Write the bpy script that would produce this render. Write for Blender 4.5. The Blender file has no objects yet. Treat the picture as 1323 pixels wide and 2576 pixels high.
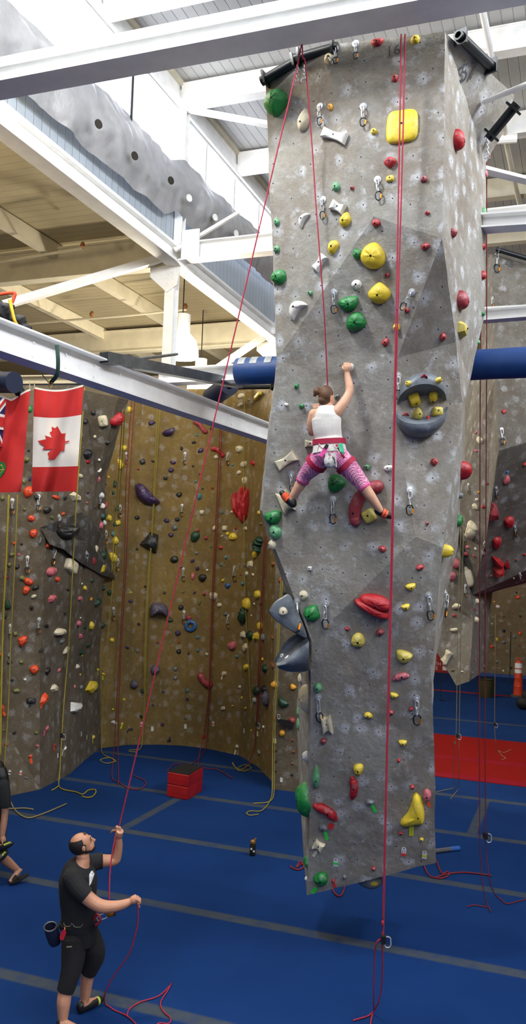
import bpy, bmesh, math, random
from mathutils import Vector as V, Matrix, noise
from mathutils.bvhtree import BVHTree
rnd = random.Random(7)
scn = bpy.context.scene
COL = scn.collection
# ------------------------------------------------------------------ camera calibration
FPX, CX, CY, CH = 2150.0, 661.5, 1288.0, 4.25
psi, pit, rho = math.radians(20.5), math.atan(132/2150), math.atan(.035)
f0 = V((-math.sin(psi), math.cos(psi), 0)); r0 = V((math.cos(psi), math.sin(psi), 0)); ZU = V((0, 0, 1))
FW = math.cos(pit)*f0 + math.sin(pit)*ZU
u1 = -math.sin(pit)*f0 + math.cos(pit)*ZU
RT = math.cos(rho)*r0 + math.sin(rho)*u1
UP = -math.sin(rho)*r0 + math.cos(rho)*u1
CAM = V((0, 0, CH))
def ray(u, v): return FW + RT*((u-CX)/FPX) - UP*((v-CY)/FPX)
def P(u, v, d): return CAM + ray(u, v)*d
def atz(u, v, z): r = ray(u, v); return CAM + r*((z-CH)/r.z)
def atX(u, v, x): r = ray(u, v); return CAM + r*(x/r.x)
def atY(u, v, y): r = ray(u, v); return CAM + r*(y/r.y)
def depth(p): return (p-CAM).dot(FW)
# ------------------------------------------------------------------ objects
def setp(o, label=None, cat=None, group=None, kind=None):
    if label: o['label'] = label
    if cat: o['category'] = cat
    if group: o['group'] = group
    if kind: o['kind'] = kind
    return o
def empty(name, loc, label, cat, group=None):
    o = bpy.data.objects.new(name, None); COL.objects.link(o); o.location = loc
    o.empty_display_size = .1
    return setp(o, label, cat, group)
class MB:
    def __init__(s): s.v = []; s.f = []; s.m = []
    def add(s, vs, fs, mi=0):
        n = len(s.v); s.v += [V(p) for p in vs]; s.f += [tuple(i+n for i in f) for f in fs]; s.m += [mi]*len(fs); return s
    def box(s, c, h, ax=None, mi=0):
        c = V(c); ax = ax or (V((1,0,0)), V((0,1,0)), V((0,0,1)))
        vs = [c+ax[0]*h[0]*i+ax[1]*h[1]*j+ax[2]*h[2]*k for k in (-1,1) for j in (-1,1) for i in (-1,1)]
        return s.add(vs, [(0,2,3,1),(4,5,7,6),(0,1,5,4),(2,6,7,3),(0,4,6,2),(1,3,7,5)], mi)
    def bx(s, x0, x1, y0, y1, z0, z1, mi=0):
        return s.box(((x0+x1)/2,(y0+y1)/2,(z0+z1)/2), ((x1-x0)/2,(y1-y0)/2,(z1-z0)/2), None, mi)
    def extr(s, prof, a, b, up=ZU, mi=0):
        a, b = V(a), V(b); t = (b-a).normalized(); x = t.cross(up)
        if x.length < 1e-4: x = t.cross(V((1,0,0)))
        x.normalize(); y = x.cross(t); n = len(prof)
        vs = [a+x*p+y*q for p, q in prof]+[b+x*p+y*q for p, q in prof]
        fs = [(i, (i+1) % n, n+(i+1) % n, n+i) for i in range(n)]+[tuple(range(n))[::-1], tuple(range(n, 2*n))]
        return s.add(vs, fs, mi)
    def tube(s, pts, r, seg=8, caps=True, closed=False, mi=0, flat=None):
        pts = [V(p) for p in pts]; n = len(pts)
        rs = r if isinstance(r, (list, tuple)) else [r]*n
        fr = None; rings = []
        for i, p in enumerate(pts):
            if closed: t = pts[(i+1) % n]-pts[i-1]
            else: t = pts[min(i+1, n-1)]-pts[max(i-1, 0)]
            if t.length < 1e-9: t = V((0,0,1))
            t.normalize()
            if fr is None:
                fr = t.cross(flat if flat else (ZU if abs(t.z) < .9 else V((1,0,0)))).normalized()
            fr = (fr-t*fr.dot(t))
            if fr.length < 1e-6: fr = t.orthogonal()
            fr.normalize(); b = t.cross(fr)
            rr = rs[i]; ra, rb = rr if isinstance(rr, (list, tuple)) else (rr, rr)
            rings.append([p+fr*(ra*math.cos(2*math.pi*k/seg))+b*(rb*math.sin(2*math.pi*k/seg)) for k in range(seg)])
        vs = [q for rg in rings for q in rg]; fs = []
        for i in range(n if closed else n-1):
            j = (i+1) % n
            for k in range(seg):
                l = (k+1) % seg; fs.append((i*seg+k, i*seg+l, j*seg+l, j*seg+k))
        if caps and not closed: fs += [tuple(range(seg))[::-1], tuple(range((n-1)*seg, n*seg))]
        return s.add(vs, fs, mi)
    def lathe(s, a, ax, prof, seg=20, mi=0, caps=True):
        a = V(a); ax = V(ax).normalized(); x = ax.orthogonal().normalized(); y = ax.cross(x)
        vs = [a+ax*h+x*(r*math.cos(2*math.pi*k/seg))+y*(r*math.sin(2*math.pi*k/seg)) for r, h in prof for k in range(seg)]
        fs = [(i*seg+k, i*seg+(k+1) % seg, (i+1)*seg+(k+1) % seg, (i+1)*seg+k) for i in range(len(prof)-1) for k in range(seg)]
        if caps: fs += [tuple(range(seg))[::-1], tuple(range((len(prof)-1)*seg, len(prof)*seg))]
        return s.add(vs, fs, mi)
    def ball(s, c, r, ax=None, seg=14, rg=9, mi=0):
        c = V(c); r = r if isinstance(r, (tuple, list)) else (r, r, r); ax = ax or (V((1,0,0)), V((0,1,0)), V((0,0,1)))
        vs = []
        for i in range(1, rg):
            t = math.pi*i/rg
            for k in range(seg):
                a = 2*math.pi*k/seg
                vs.append(c+ax[0]*(r[0]*math.sin(t)*math.cos(a))+ax[1]*(r[1]*math.sin(t)*math.sin(a))+ax[2]*(r[2]*math.cos(t)))
        nb = len(vs); vs += [c+ax[2]*r[2], c-ax[2]*r[2]]
        fs = [((i+1)*seg+k, (i+1)*seg+(k+1) % seg, i*seg+(k+1) % seg, i*seg+k) for i in range(rg-2) for k in range(seg)]
        fs += [(nb, k, (k+1) % seg) for k in range(seg)]+[(nb+1, (rg-2)*seg+(k+1) % seg, (rg-2)*seg+k) for k in range(seg)]
        return s.add(vs, fs, mi)
    def build(s, name, mat, parent=None, smooth=35, uv=False, fixn=True):
        me = bpy.data.meshes.new(name); off = parent_loc(parent)
        me.from_pydata([p-off for p in s.v], [], s.f); me.update()
        if fixn:
            bm = bmesh.new(); bm.from_mesh(me); bmesh.ops.recalc_face_normals(bm, faces=bm.faces); bm.to_mesh(me); bm.free()
        mats = mat if isinstance(mat, (list, tuple)) else [mat]
        for m in mats: me.materials.append(m)
        if len(mats) > 1:
            for p, i in zip(me.polygons, s.m): p.material_index = i
        if smooth:
            me.polygons.foreach_set('use_smooth', [True]*len(me.polygons))
            if smooth < 180: me.set_sharp_from_angle(angle=math.radians(smooth))
        if uv: wall_uv(me, off)
        o = bpy.data.objects.new(name, me); COL.objects.link(o)
        if parent: o.parent = parent
        return o
def parent_loc(p):
    l = V((0,0,0))
    while p: l = l+p.location; p = p.parent
    return l
def wall_uv(me, off):
    uvl = me.uv_layers.new(name='UVMap')
    for p in me.polygons:
        n = p.normal; a = math.atan2(n.y, n.x); a = round(a/(math.pi/4))*(math.pi/4)
        t = V((-math.sin(a), math.cos(a), 0))
        for li in p.loop_indices:
            q = me.vertices[me.loops[li].vertex_index].co+off
            uvl.data[li].uv = (q.dot(t)+a*3.1, q.z)
def thing(name, mb, mat, label, cat, group=None, **k):
    return setp(mb.build(name, mat, None, **k), label, cat, group)
def struct(name, mb, mat, label=None, cat=None, **k):
    return setp(mb.build(name, mat, None, **k), label, cat, None, 'structure')
def crv(pts, n=10):
    "Catmull-Rom through pts"
    pts = [V(p) for p in pts]; out = []
    for i in range(len(pts)-1):
        p0, p1, p2, p3 = pts[max(i-1,0)], pts[i], pts[i+1], pts[min(i+2,len(pts)-1)]
        for k in range(n):
            t = k/n
            out.append(.5*((2*p1)+(p2-p0)*t+(2*p0-5*p1+4*p2-p3)*t*t+(3*p1-p0-3*p2+p3)*t**3))
    return out+[pts[-1]]
# ------------------------------------------------------------------ materials
def hexc(h):
    c = [int(h[i:i+2], 16)/255 for i in (0, 2, 4)]
    return tuple(((x+.055)/1.055)**2.4 if x > .04045 else x/12.92 for x in c)+(1,)
class NT:
    def __init__(s, name):
        s.m = bpy.data.materials.new(name); s.m.use_nodes = True; s.t = s.m.node_tree; s.t.nodes.clear()
        s.out = s.n('ShaderNodeOutputMaterial'); s.b = s.n('ShaderNodeBsdfPrincipled'); s.l(s.b.outputs[0], s.out.inputs[0])
    def n(s, ty, **k):
        x = s.t.nodes.new(ty)
        for a, b in k.items(): setattr(x, a, b)
        return x
    def l(s, a, b): s.t.links.new(a, b)
    def put(s, sock, v):
        if isinstance(v, bpy.types.NodeSocket): s.l(v, sock)
        else: sock.default_value = v
    def math(s, op, a, b=0, c=None):
        x = s.n('ShaderNodeMath', operation=op); s.put(x.inputs[0], a); s.put(x.inputs[1], b)
        if c is not None: s.put(x.inputs[2], c)
        return x.outputs[0]
    def rng(s, v, a, b, c=0., d=1., st=True):
        x = s.n('ShaderNodeMapRange'); x.interpolation_type = 'SMOOTHSTEP' if st else 'LINEAR'
        for i, q in enumerate((v, a, b, c, d)): s.put(x.inputs[i], q)
        return x.outputs[0]
    def mix(s, f, a, b, bl='MIX'):
        x = s.n('ShaderNodeMix', data_type='RGBA', blend_type=bl); s.put(x.inputs[0], f); s.put(x.inputs[6], a); s.put(x.inputs[7], b); return x.outputs[2]
    def noise(s, vec, sc, det=4, ro=.6):
        x = s.n('ShaderNodeTexNoise'); s.l(vec, x.inputs['Vector']); x.inputs['Scale'].default_value = sc; x.inputs['Detail'].default_value = det; x.inputs['Roughness'].default_value = ro; return x.outputs[0]
    def coord(s, which='Object'):
        return s.n('ShaderNodeTexCoord').outputs[which]
    def sep(s, v):
        x = s.n('ShaderNodeSeparateXYZ'); s.l(v, x.inputs[0]); return x.outputs
    def bump(s, h, st, dist=.02):
        x = s.n('ShaderNodeBump'); x.inputs['Strength'].default_value = st; x.inputs['Distance'].default_value = dist; s.l(h, x.inputs['Height']); s.l(x.outputs[0], s.b.inputs['Normal'])
    def done(s, col=None, rough=.6, metal=0.):
        if col is not None: s.put(s.b.inputs['Base Color'], col)
        s.put(s.b.inputs['Roughness'], rough); s.put(s.b.inputs['Metallic'], metal)
        return s.m
def dim(c, k): return tuple(min(1, x*k) for x in c[:3])+(1,)
def mat(name, h, rough=.6, metal=0, var=.15, sc=12, bump=0, bsc=60, chalk=0, emit=0):
    t = NT(name); c = hexc(h) if isinstance(h, str) else h
    o = t.coord(); k = t.noise(o, sc)
    col = t.mix(t.rng(k, .3, .7), dim(c, 1-var), dim(c, 1+var))
    if chalk:
        k2 = t.noise(o, 9, 5, .7); col = t.mix(t.math('MULTIPLY', t.rng(k2, .52, .74), chalk), col, (.62,.62,.62,1))
    if bump: t.bump(t.noise(o, bsc, 3), bump, .01)
    if emit:
        t.put(t.b.inputs['Emission Color'], c); t.b.inputs['Emission Strength'].default_value = emit
    return t.done(col, rough, metal)
def cement(name, ca, cb, cc, holes=.26, chalk=.55, bumpst=.5):
    t = NT(name); o = t.coord(); uv = t.coord('UV'); g = t.n('ShaderNodeNewGeometry').outputs['Position']
    big = t.noise(g, .9, 3); fine = t.noise(g, 14, 6, .65); mid = t.noise(g, 4.5, 5, .65)
    col = t.mix(t.rng(big, .38, .62), hexc(ca), hexc(cb))
    col = t.mix(t.math('MULTIPLY', t.rng(mid, .42, .72), .5), col, hexc(cc))
    col = t.mix(t.rng(fine, .3, .7, .0, .35), col, dim(hexc(ca), .5))
    vo = t.n('ShaderNodeTexVoronoi', voronoi_dimensions='2D'); t.l(uv, vo.inputs['Vector']); vo.inputs['Scale'].default_value = 1/holes; vo.inputs['Randomness'].default_value = .7
    dst = vo.outputs['Distance']
    pn = t.noise(g, 11, 6, .75); dd = t.math('ADD', dst, t.math('MULTIPLY', t.math('SUBTRACT', pn, .5), 1.1))
    rn = t.sep(vo.outputs['Color'])[0]
    halo = t.math('MULTIPLY', t.rng(dd, .02, .36, 1., 0.), t.rng(rn, .25, .85, .1, 1.))
    streak = t.rng(t.noise(g, 5.2, 6, .82), .53, .70)
    ck = t.math('MAXIMUM', halo, t.math('MULTIPLY', streak, .8))
    col = t.mix(t.math('MULTIPLY', ck, chalk), col, (.60,.62,.66,1))
    hole = t.rng(dst, .022, .034, 1., 0.)
    col = t.mix(hole, col, (.008,.008,.008,1))
    h = t.math('ADD', t.math('MULTIPLY', fine, .5), t.math('ADD', mid, t.math('MULTIPLY', hole, -1.5)))
    t.bump(h, bumpst, .035)
    return t.done(col, .85)
def planks(name, h, axis, sp, dark=.45, wd=.05):
    t = NT(name); o = t.sep(t.coord())[axis]; q = t.math('DIVIDE', o, sp)
    fr = t.math('FRACT', q); idn = t.math('FLOOR', q)
    wn = t.n('ShaderNodeTexWhiteNoise', noise_dimensions='1D'); t.l(idn, wn.inputs['W'])
    c = hexc(h); nz = t.noise(t.coord(), 1.6, 5)
    col = t.mix(t.math('MULTIPLY', wn.outputs[0], .5), c, dim(c, .86)); col = t.mix(t.rng(nz, .35, .7, 0, .35), col, dim(c, .72))
    ln = t.math('MAXIMUM', t.rng(fr, 0, wd, 1., 0., False), t.rng(fr, 1-wd, 1., 0., 1., False))
    col = t.mix(t.math('MULTIPLY', ln, 1-dark), col, dim(c, .12))
    t.bump(t.math('MULTIPLY', ln, -1), .6, .02)
    return t.done(col, .7)
M_white = mat('white_steel_paint', 'F2F2F0', .45, var=.05, sc=3)
M_white2 = mat('cream_steel_paint', 'CFC9B4', .6, var=.06, sc=3)
M_deck = planks('white_deck_boards', 'B8B8B6', 0, .235)
M_lowdeck = planks('cream_deck_boards', 'AFA486', 1, .26, .4, .03)
M_slat = planks('grey_blue_boards', 'A9B3BC', 1, .24)
M_dark = mat('dark_wall', '4A4436', .9)
M_tan = mat('tan_plaster', '8E7C58', .9, bump=.2)
M_steel = mat('bare_steel', '6E7276', .4, .7, .25, 8)
M_black = mat('black_steel', '1B1F22', .4, .3)
M_blk = mat('black_nylon', '0B0B0D', .7)
M_galv = mat('galvanised_steel', 'C4C6C8', .45, .45)
M_blue = mat('blue_vinyl', '16407E', .55, 0, .12, 6)
M_dblue = mat('dark_blue_vinyl', '17233C', .55)
M_org = mat('orange_gate', 'E58A12', .35, .4)
M_rust = mat('rust', '8A5A32', .8)
def lamp_emit(name, h, st):
    t = NT(name); c = hexc(h); t.put(t.b.inputs['Emission Color'], c); t.b.inputs['Emission Strength'].default_value = st
    return t.done(c, .4)
M_sky = lamp_emit('daylit_pane', 'F2F6FF', 4.6)
M_skyr = lamp_emit('daylit_pane_right', 'F2F6FF', 23.0)
M_gable = lamp_emit('added_gable_pane', 'F4F7FF', 1.6)
M_lamp = lamp_emit('lamp_glow', 'FFF3D8', 9.)
# floor: blue carpet mats with taped seams
def floor_mat():
    t = NT('blue_carpet_mats'); o = t.coord(); x, y, z = t.sep(o)
    n = t.noise(o, 260, 2); n2 = t.noise(o, .55, 4); n3 = t.noise(o, 5, 4)
    c = t.mix(t.rng(n2, .3, .7), hexc('133164'), hexc('17386E'))
    c = t.mix(t.rng(n, .3, .7, 0, .3), c, hexc('08204A'))
    def line(v, at, w): return t.rng(t.math('ABSOLUTE', t.math('SUBTRACT', v, at)), w*.55, w, 1., 0.)
    s = None
    for yy in (5.2, 7.55, 9.8, 12.15, 14.45, 16.8, 25.3):
        q = line(y, yy, .12 if yy < 20 else .14); s = q if s is None else t.math('MAXIMUM', s, q)
    def inr(v, a, b): return t.math('MULTIPLY', t.math('GREATER_THAN', v, a), t.math('LESS_THAN', v, b))
    for xx, a, b in ((-6.75, 12.15, 14.45), (-1.62, 14.45, 16.8), (-4.2, 16.8, 19), (1.2, 9.8, 12.15), (-9.2, 9.8, 12.15), (3.2, 12.15, 14.45)):
        s = t.math('MAXIMUM', s, t.math('MULTIPLY', line(x, xx, .1), inr(y, a, b)))
    s = t.math('MULTIPLY', s, t.rng(n3, .25, .6, .35, .72))
    c = t.mix(s, c, hexc('4C5048'))
    c = t.mix(line(y, 31.1, .16), c, hexc('A01818'))
    t.b.inputs['Specular IOR Level'].default_value = .08; t.bump(n, .25, .004)
    return t.done(c, .95)
M_floor = floor_mat()
def redmat():
    t = NT('red_mat'); t.b.inputs['Specular IOR Level'].default_value = .1; o = t.coord(); x, y, z = t.sep(o); n = t.noise(o, 120, 2)
    c = t.mix(t.rng(n, .3, .7), hexc('8E1512'), hexc('7A100E'))
    e = t.rng(t.math('ABSOLUTE', t.math('SUBTRACT', y, 20.1)), .1, .2, 1., 0.)
    e = t.math('MAXIMUM', e, t.rng(t.math('ABSOLUTE', t.math('SUBTRACT', y, 18.35)), .15, .2, 1., 0.))
    return t.done(t.mix(t.math('MULTIPLY', e, .55), c, hexc('8A1430')), .8)
struct('floor', MB().bx(-23, 12, -22.4, 38, -.2, 0), M_floor, smooth=0)
thing('gym_mat', MB().bx(-6.5, 9, 18.15, 22.8, 0, .012), redmat(), 'wide red gym mat strip crossing the blue floor behind the tower', 'mat', smooth=0)
# ------------------------------------------------------------------ building shell
struct('ceiling', MB().bx(-9.1, 9.1, -22.3, 37, 15.5, 15.7), M_deck, smooth=0)
struct('ceiling', MB().bx(-23, -9.12, -22.3, 37, 11.95, 12.1), M_lowdeck, smooth=0)
struct('wall_left', MB().bx(-23, -22.8, -22.4, 38, 0, 12), M_tan, smooth=0)
struct('wall_right', MB().bx(10, 10.2, -22.4, 38, 0, 12.6), M_tan, smooth=0)
struct('wall_right', MB().bx(9.0, 10.2, -22.4, 38, 12.6, 12.8), M_white, smooth=0)
struct('wall_front', MB().bx(-23, 12, -22.4, -22.2, 0, 16), mat('grey_block', '77746c', .9), smooth=0)
struct('wall_far', MB().bx(-23, 12, 36.6, 36.8, 0, 16), cement('far_cement', '6E5E42', '62543C', '78694E', .3, .2), smooth=0, uv=True)
struct('wall_left', MB().bx(-9.1, -8.98, -22.3, 37, 11.55, 13.0), M_slat, smooth=0)
struct('wall_left', MB().bx(-9.12, -8.95, -22.3, 37, 14.92, 15.5), M_white, smooth=0)
struct('wall_right', MB().bx(8.95, 9.12, 15, 37, 12.6, 15.5), M_white, smooth=0)
struct('wall_left', MB().bx(-9.12, -8.98, 30.4, 37, 12.9, 15), M_white, smooth=0)
struct('trim_1', MB().bx(-8.95, -8.88, -22.3, 37, 14.86, 15.06), M_white, smooth=0)
struct('trim_2', MB().bx(-8.95, -8.86, -22.3, 37, 15.38, 15.5), M_white2, smooth=0)
struct('baseboard_far', MB().bx(-9, 10, 36.5, 36.6, 0, .12), M_blue, smooth=0)
k = 0
for sx in (-1, 1):
    for i in range(-18, 13):
        y = 13.45+1.87*i
        if y < -21.5 or y > (29 if sx < 0 else 14): continue
        k += 1
        w = MB(); X = 9.03*sx
        w.bx(X-.05, X+.05, y-.045, y+.045, 12.9, 14.92)
        w.bx(X-.05, X+.05, y+.045, y+1.825, 14.80, 14.92); w.bx(X-.05, X+.05, y+.045, y+1.825, 12.85, 12.97)
        f = struct('window_%d' % k, w, M_white, smooth=0)
        f['label'] = 'clerestory window with white frame, bright daylight behind'; f['category'] = 'window'; f['group'] = 'clerestory windows'
        MB().bx(X-.012, X+.012, y+.04, y+1.83, 12.9, 14.86).build('window_pane', M_sky if sx < 0 else M_skyr, f, smooth=0)
for i in range(8):  # unseen glowing gable windows, added to light the tower front
    k += 1; x0 = -8.4+2.1*i; x1 = x0+1.95
    w = MB().bx(x0-.08, x0, -22.06, -21.94, 12.2, 15.3).bx(x1, x1+.08, -22.06, -21.94, 12.2, 15.3).bx(x0, x1, -22.06, -21.94, 15.2, 15.3).bx(x0, x1, -22.06, -21.94, 12.2, 12.3)
    f = struct('window_%d' % k, w, M_white, smooth=0); f['label'] = 'gable window with white frame, bright daylight behind'; f['category'] = 'window'; f['group'] = 'gable windows'
    MB().bx(x0, x1, -22.01, -21.99, 12.3, 15.2).build('window_pane', M_gable, f, smooth=0)
struct('wall_front', MB().bx(-9, 9, -22.3, -22.06, 11.6, 15.5), M_slat, smooth=0)
# ------------------------------------------------------------------ steel
def prof_i(h, w, tf=.02, tw=.014):
    a, b = w/2, h/2
    return [(-a,-b),(a,-b),(a,-b+tf),(tw/2,-b+tf),(tw/2,b-tf),(a,b-tf),(a,b),(-a,b),(-a,b-tf),(-tw/2,b-tf),(-tw/2,-b+tf),(-a,-b+tf)]
def prof_l(h, w, t=.02): return [(-w/2,-h/2),(w/2,-h/2),(w/2,-h/2+t),(-w/2+t,-h/2+t),(-w/2+t,h/2),(-w/2,h/2)]
def prof_r(h, w): return [(-w/2,-h/2),(w/2,-h/2),(w/2,h/2),(-w/2,h/2)]
def rivets(mb, a, b, n, r, off, ax):
    for i in range(n):
        p = V(a).lerp(V(b), (i+.5)/n)
        for o in off: mb.lathe(p+o, ax, [(r, 0), (r*.8, r*.5), (.001, r*.7)], 8, caps=False)
def beam(name, a, b, prof, label, cat='beam', m=None, group=None, up=ZU):
    return thing(name, MB().extr(prof, a, b, up), m or M_white, label, cat, group, smooth=0)
# front roof beam passing over the tower top
beam('steel_beam', (-9, 7.36, 9.43), (9, 7.53, 9.43), prof_i(.26, .34, .03, .1), 'white steel I-beam crossing the whole photo above the tower top')
# girder along the clerestory
g = empty('roof_girder', (-8.95, 15, 11.3), 'long white riveted girder under the clerestory, at the edge of the low roof', 'girder')
MB().extr([(-.1,-.27),(.1,-.27),(.1,-.2),(-.02,-.2),(-.02,.2),(.1,.2),(.1,.27),(-.1,.27)], (-8.95, -8, 11.33), (-8.95, 36, 11.33)).build('web', M_white, g, smooth=0)
MB().bx(-8.86, -8.66, -8, 36, 11.04, 11.09).build('flange', M_white, g, smooth=0)
rv = MB()
for i in range(60): rv.lathe((-8.93, 4+.5*i, 11.3), (1,0,0), [(.022,0),(.015,.012),(.001,.016)], 7, caps=False)
rv.build('rivets', M_white, g)
def column(Y, label):
    c = empty('steel_column', (-9, Y, 8.16), label, 'column')
    MB().extr(prof_i(.26, .24, .02), (-9, Y, 8.25), (-9, Y, 11.1), V((0,1,0))).build('shaft', M_white, c, smooth=0)
    MB().bx(-9.2, -8.8, Y-.16, Y+.75, 8.16, 8.25).build('base_plate', M_white, c, smooth=0)
    MB().extr(prof_i(.2, .2, .02), (-8.86, Y, 11.5), (-8.86, Y, 15.3), V((0,1,0))).build('upper_post', M_white, c, smooth=0)
    gp = MB().add([(x, Y-t_, z) for t_ in (.16, .13) for x, z in ((-9.5,11.08),(-8.72,11.08),(-8.8,10.6),(-9.05,10.45),(-9.5,10.85))],
        [(0,1,2,3,4),(9,8,7,6,5),(0,5,6,1),(1,6,7,2),(2,7,8,3),(3,8,9,4),(4,9,5,0)])
    gp.box((-8.5, Y-.14, 11.55), (.22, .015, .33))
    rivets(gp, (-8.95,Y-.16,10.6), (-8.95,Y-.16,11.05), 4, .02, [V((-.06,0,0)), V((.06,0,0))], (0,-1,0))
    gp.build('gusset_plate', M_white, c, smooth=30)
    return c
column(17.5, 'white riveted steel column under the clerestory girder, left of the lamp')
column(24.5, 'white steel column far back, mostly behind the grey tower')
for Y in (7.0, 14.0, 17.5, 21.0, 24.5, 28.0, 31.5):
    l = {14.0: 'white ceiling beam at the very top of the photo, above the front roof beam', 17.5: 'white ceiling beam meeting the column top, behind the tower top', 21.0: 'white ceiling beam second behind the column, near the window end',
         24.5: 'ceiling beam at right above the far number-marked tower', 28.0: 'farther ceiling beam right of the tower, under pale boards', 31.5: 'farthest ceiling beam right of the tower', 7.0: 'white ceiling beam above the camera, out of the photo'}[Y]
    beam('ceiling_beam', (-8.9, Y, 15.16), (9, Y, 15.16), prof_i(.55, .3, .04, .26), l, 'beam', M_white if Y < 22 else M_white2, 'ceiling beams')
beam('tie_beam', (-8.8, 17.5, 11.4), (9, 17.5, 11.4), prof_i(.42, .3, .03), 'white tie beam running from the column joint to behind the tower')
a = atY(455, 268, 17.4); beam('roof_brace', a, atY(690, 312, 17.9), prof_l(.17, .17), 'white brace sloping right from the upper post under the ceiling', 'brace')
beam('roof_brace', atY(440, 628, 17.3), atY(600, 533, 17.9), prof_l(.1, .12), 'short white brace rising right in front of the foil sheet', 'brace')
beam('roof_brace', atY(420, 645, 17.3), atY(-60, 788, 15.2), prof_l(.17, .17, .03), 'long white brace sloping down left from the column joint', 'brace')
beam('roof_brace', atY(500, 958, 22.5), atY(700, 822, 24.2), prof_l(.22, .3, .03), 'white brace rising right behind the taped blue pad', 'brace')
# low roof framing
for i, Y in enumerate((10.5, 17.5, 24.5, 31)):
    beam('low_roof_beam', (-22.8, Y, 11.45), (-9.1, Y, 11.45), prof_i(.75, .3, .05, .2), ['cream beam under the low roof, nearest the camera', 'cream beam under the low roof at the riveted column', 'cream beam under the low roof above the lamps', 'last cream beam under the low roof'][i], 'beam', M_white2, 'beams under the low roof')
for i, X in enumerate((-12.2, -15.1, -18.0)):
    beam('low_roof_joist', (X, 4, 11.72), (X, 36, 11.76), prof_r(.36, .2), ['cream joist under the low roof, nearest the clerestory', 'middle cream joist under the low roof', 'cream joist under the low roof, farthest left'][i], 'joist', M_white2, 'joists under the low roof')
def pipe(name, pts, r, m, label, cat='pipe', group=None, seg=10): return thing(name, MB().tube(pts, r, seg), m, label, cat, group)
s = empty('sprinkler_pipe', atz(208, 624, 11.2), 'thin cream sprinkler pipe under the low roof at far left', 'pipe')
MB().tube([atz(-20, 662, 11.2), atz(208, 624, 11.2), atz(209, 614, 11.4)], .03).build('pipe_run', M_white2, s)
MB().lathe(atz(208, 618, 11.2), (0,0,1), [(.05,-.03),(.06,.02),(.03,.08)], 10).build('sprinkler_head', M_rust, s)
s = empty('sprinkler_pipe', atz(330, 795, 11.2), 'cream sprinkler pipe running under the low roof behind the column', 'pipe')
MB().tube([atz(60, 815, 11.2), atz(330, 793, 11.2), atz(470, 778, 11.2)], .035).build('pipe_run', M_white2, s)
for u, v in ((231, 792), (466, 773)): MB().lathe(atz(u, v, 11.2), (0,0,1), [(.05,-.05),(.07,.03),(.03,.1)], 10).build('sprinkler_head', M_rust, s)
# mid-level I-beam with the flags
ib = empty('mid_beam', (-4.5, 9, 6.1), 'white riveted I-beam above the flags, reaching to the tower', 'beam')
A, B = atX(-60, 825, -4.52), atX(690, 1098, -4.45)
A.z = 6.03; B.z = 6.235
MB().extr(prof_i(.27, .2, .016, .012), A, B).build('profile', M_white, ib, smooth=0)
rv = MB(); rivets(rv, A+V((.012,0,0)), B+V((.012,0,0)), 14, .013, [V((0,0,.06)), V((0,0,-.06))], (1,0,0)); rv.build('rivets', M_white, ib)
# flag beam, blue pads, square tube
beam('back_beam', atY(30, 957, 11.6), atY(250, 955, 11.35), prof_i(.14, .14), 'short cream beam behind the green strap above the flags', 'beam', M_white2)
pb = empty('padded_beam', (-3, 9.85, 6.6), 'white steel beam wrapped in taped blue padding, left of the tower', 'beam')
a, b = atY(400, 935, 9.75), atY(720, 932, 9.75); a.z = b.z = 6.62
MB().extr(prof_i(.2, .2), a, b).build('profile', M_white, pb, smooth=0)
a2, b2 = atY(598, 934, 9.75), atY(725, 932, 9.75); a2.z = b2.z = 6.64; ax = (b2-a2).normalized()
MB().lathe(a2, ax, [(.12,0),(.165,0),(.17,.01),(.168,.2),(.171,.35),(.167,.5),(.166,(b2-a2).length)], 28).build('blue_pad', M_blue, pb)
M_tape = mat('silver_tape', '9AA0A6', .45, .2)
for u in (617, 647, 683):
    c = a2.lerp(b2, (u-598)/127.); t = MB(); vs = []
    y = V((0,-1,0))
    for i in range(7):
        an = math.radians(20+i*11); d = (y*math.cos(an)+ZU*math.sin(an))*.1735
        vs += [c+d-ax*.045, c+d+ax*.045]
    t.add(vs, [(2*i,2*i+1,2*i+3,2*i+2) for i in range(6)]); t.build('tape_patch', M_tape, pb)
pr = empty('padded_beam', (-.5, 9.8, 6.6), 'beam in thick blue padding, right of the tower', 'beam')
a, b = atY(1179, 924, 9.75), atY(1400, 918, 9.75); a.z = b.z = 6.585; b = a+(b-a)*3.5
MB().lathe(a, b-a, [(.1,0),(.165,0),(.172,.015),(.17,.3),(.172,.5),(.17,(b-a).length)], 28).build('blue_pad', M_blue, pr)
MB().extr(prof_i(.16,.16), a-(b-a).normalized()*.35, V((8.9, b.y+(b.y-a.y)/(b.x-a.x)*(8.9-b.x), b.z))).build('profile', M_white, pr, smooth=0)
t = empty('padded_pipe', P(560, 985, 10.4), 'dark blue foam roll on a pipe end under the square steel tube', 'pad')
a, b = P(532, 1000, 12.2), P(577, 968, 11.5)
MB().lathe(a, b-a, [(.11,0),(.14,.02),(.14,(b-a).length-.01),(.135,(b-a).length),(.06,(b-a).length),(.05,(b-a).length-.2),(.001,(b-a).length-.2)], 24, caps=False).build('foam_roll', M_dblue, t)
MB().tube([P(500, 1012, 12.6), P(560, 982, 11.8)], .03).build('pipe', M_white, t)
t = empty('padded_pipe', P(10, 962, 11), 'dark blue pad roll at the left edge above the red flags', 'pad')
a, b = P(-30, 962, 11.0), P(36, 962, 10.7)
MB().lathe(a, b-a, [(.08,0),(.135,.01),(.135,(b-a).length),(.09,(b-a).length)], 22).build('foam_roll', M_dblue, t)
MB().lathe(P(46, 980, 10.9), RT*.6-UP, [(.07,0),(.07,.16)], 14).build('pipe_end', M_black, t)
sq = empty('square_tube', P(430, 930, 9.6), 'grey bare square steel tube resting on the white I-beam', 'tube')
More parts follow.
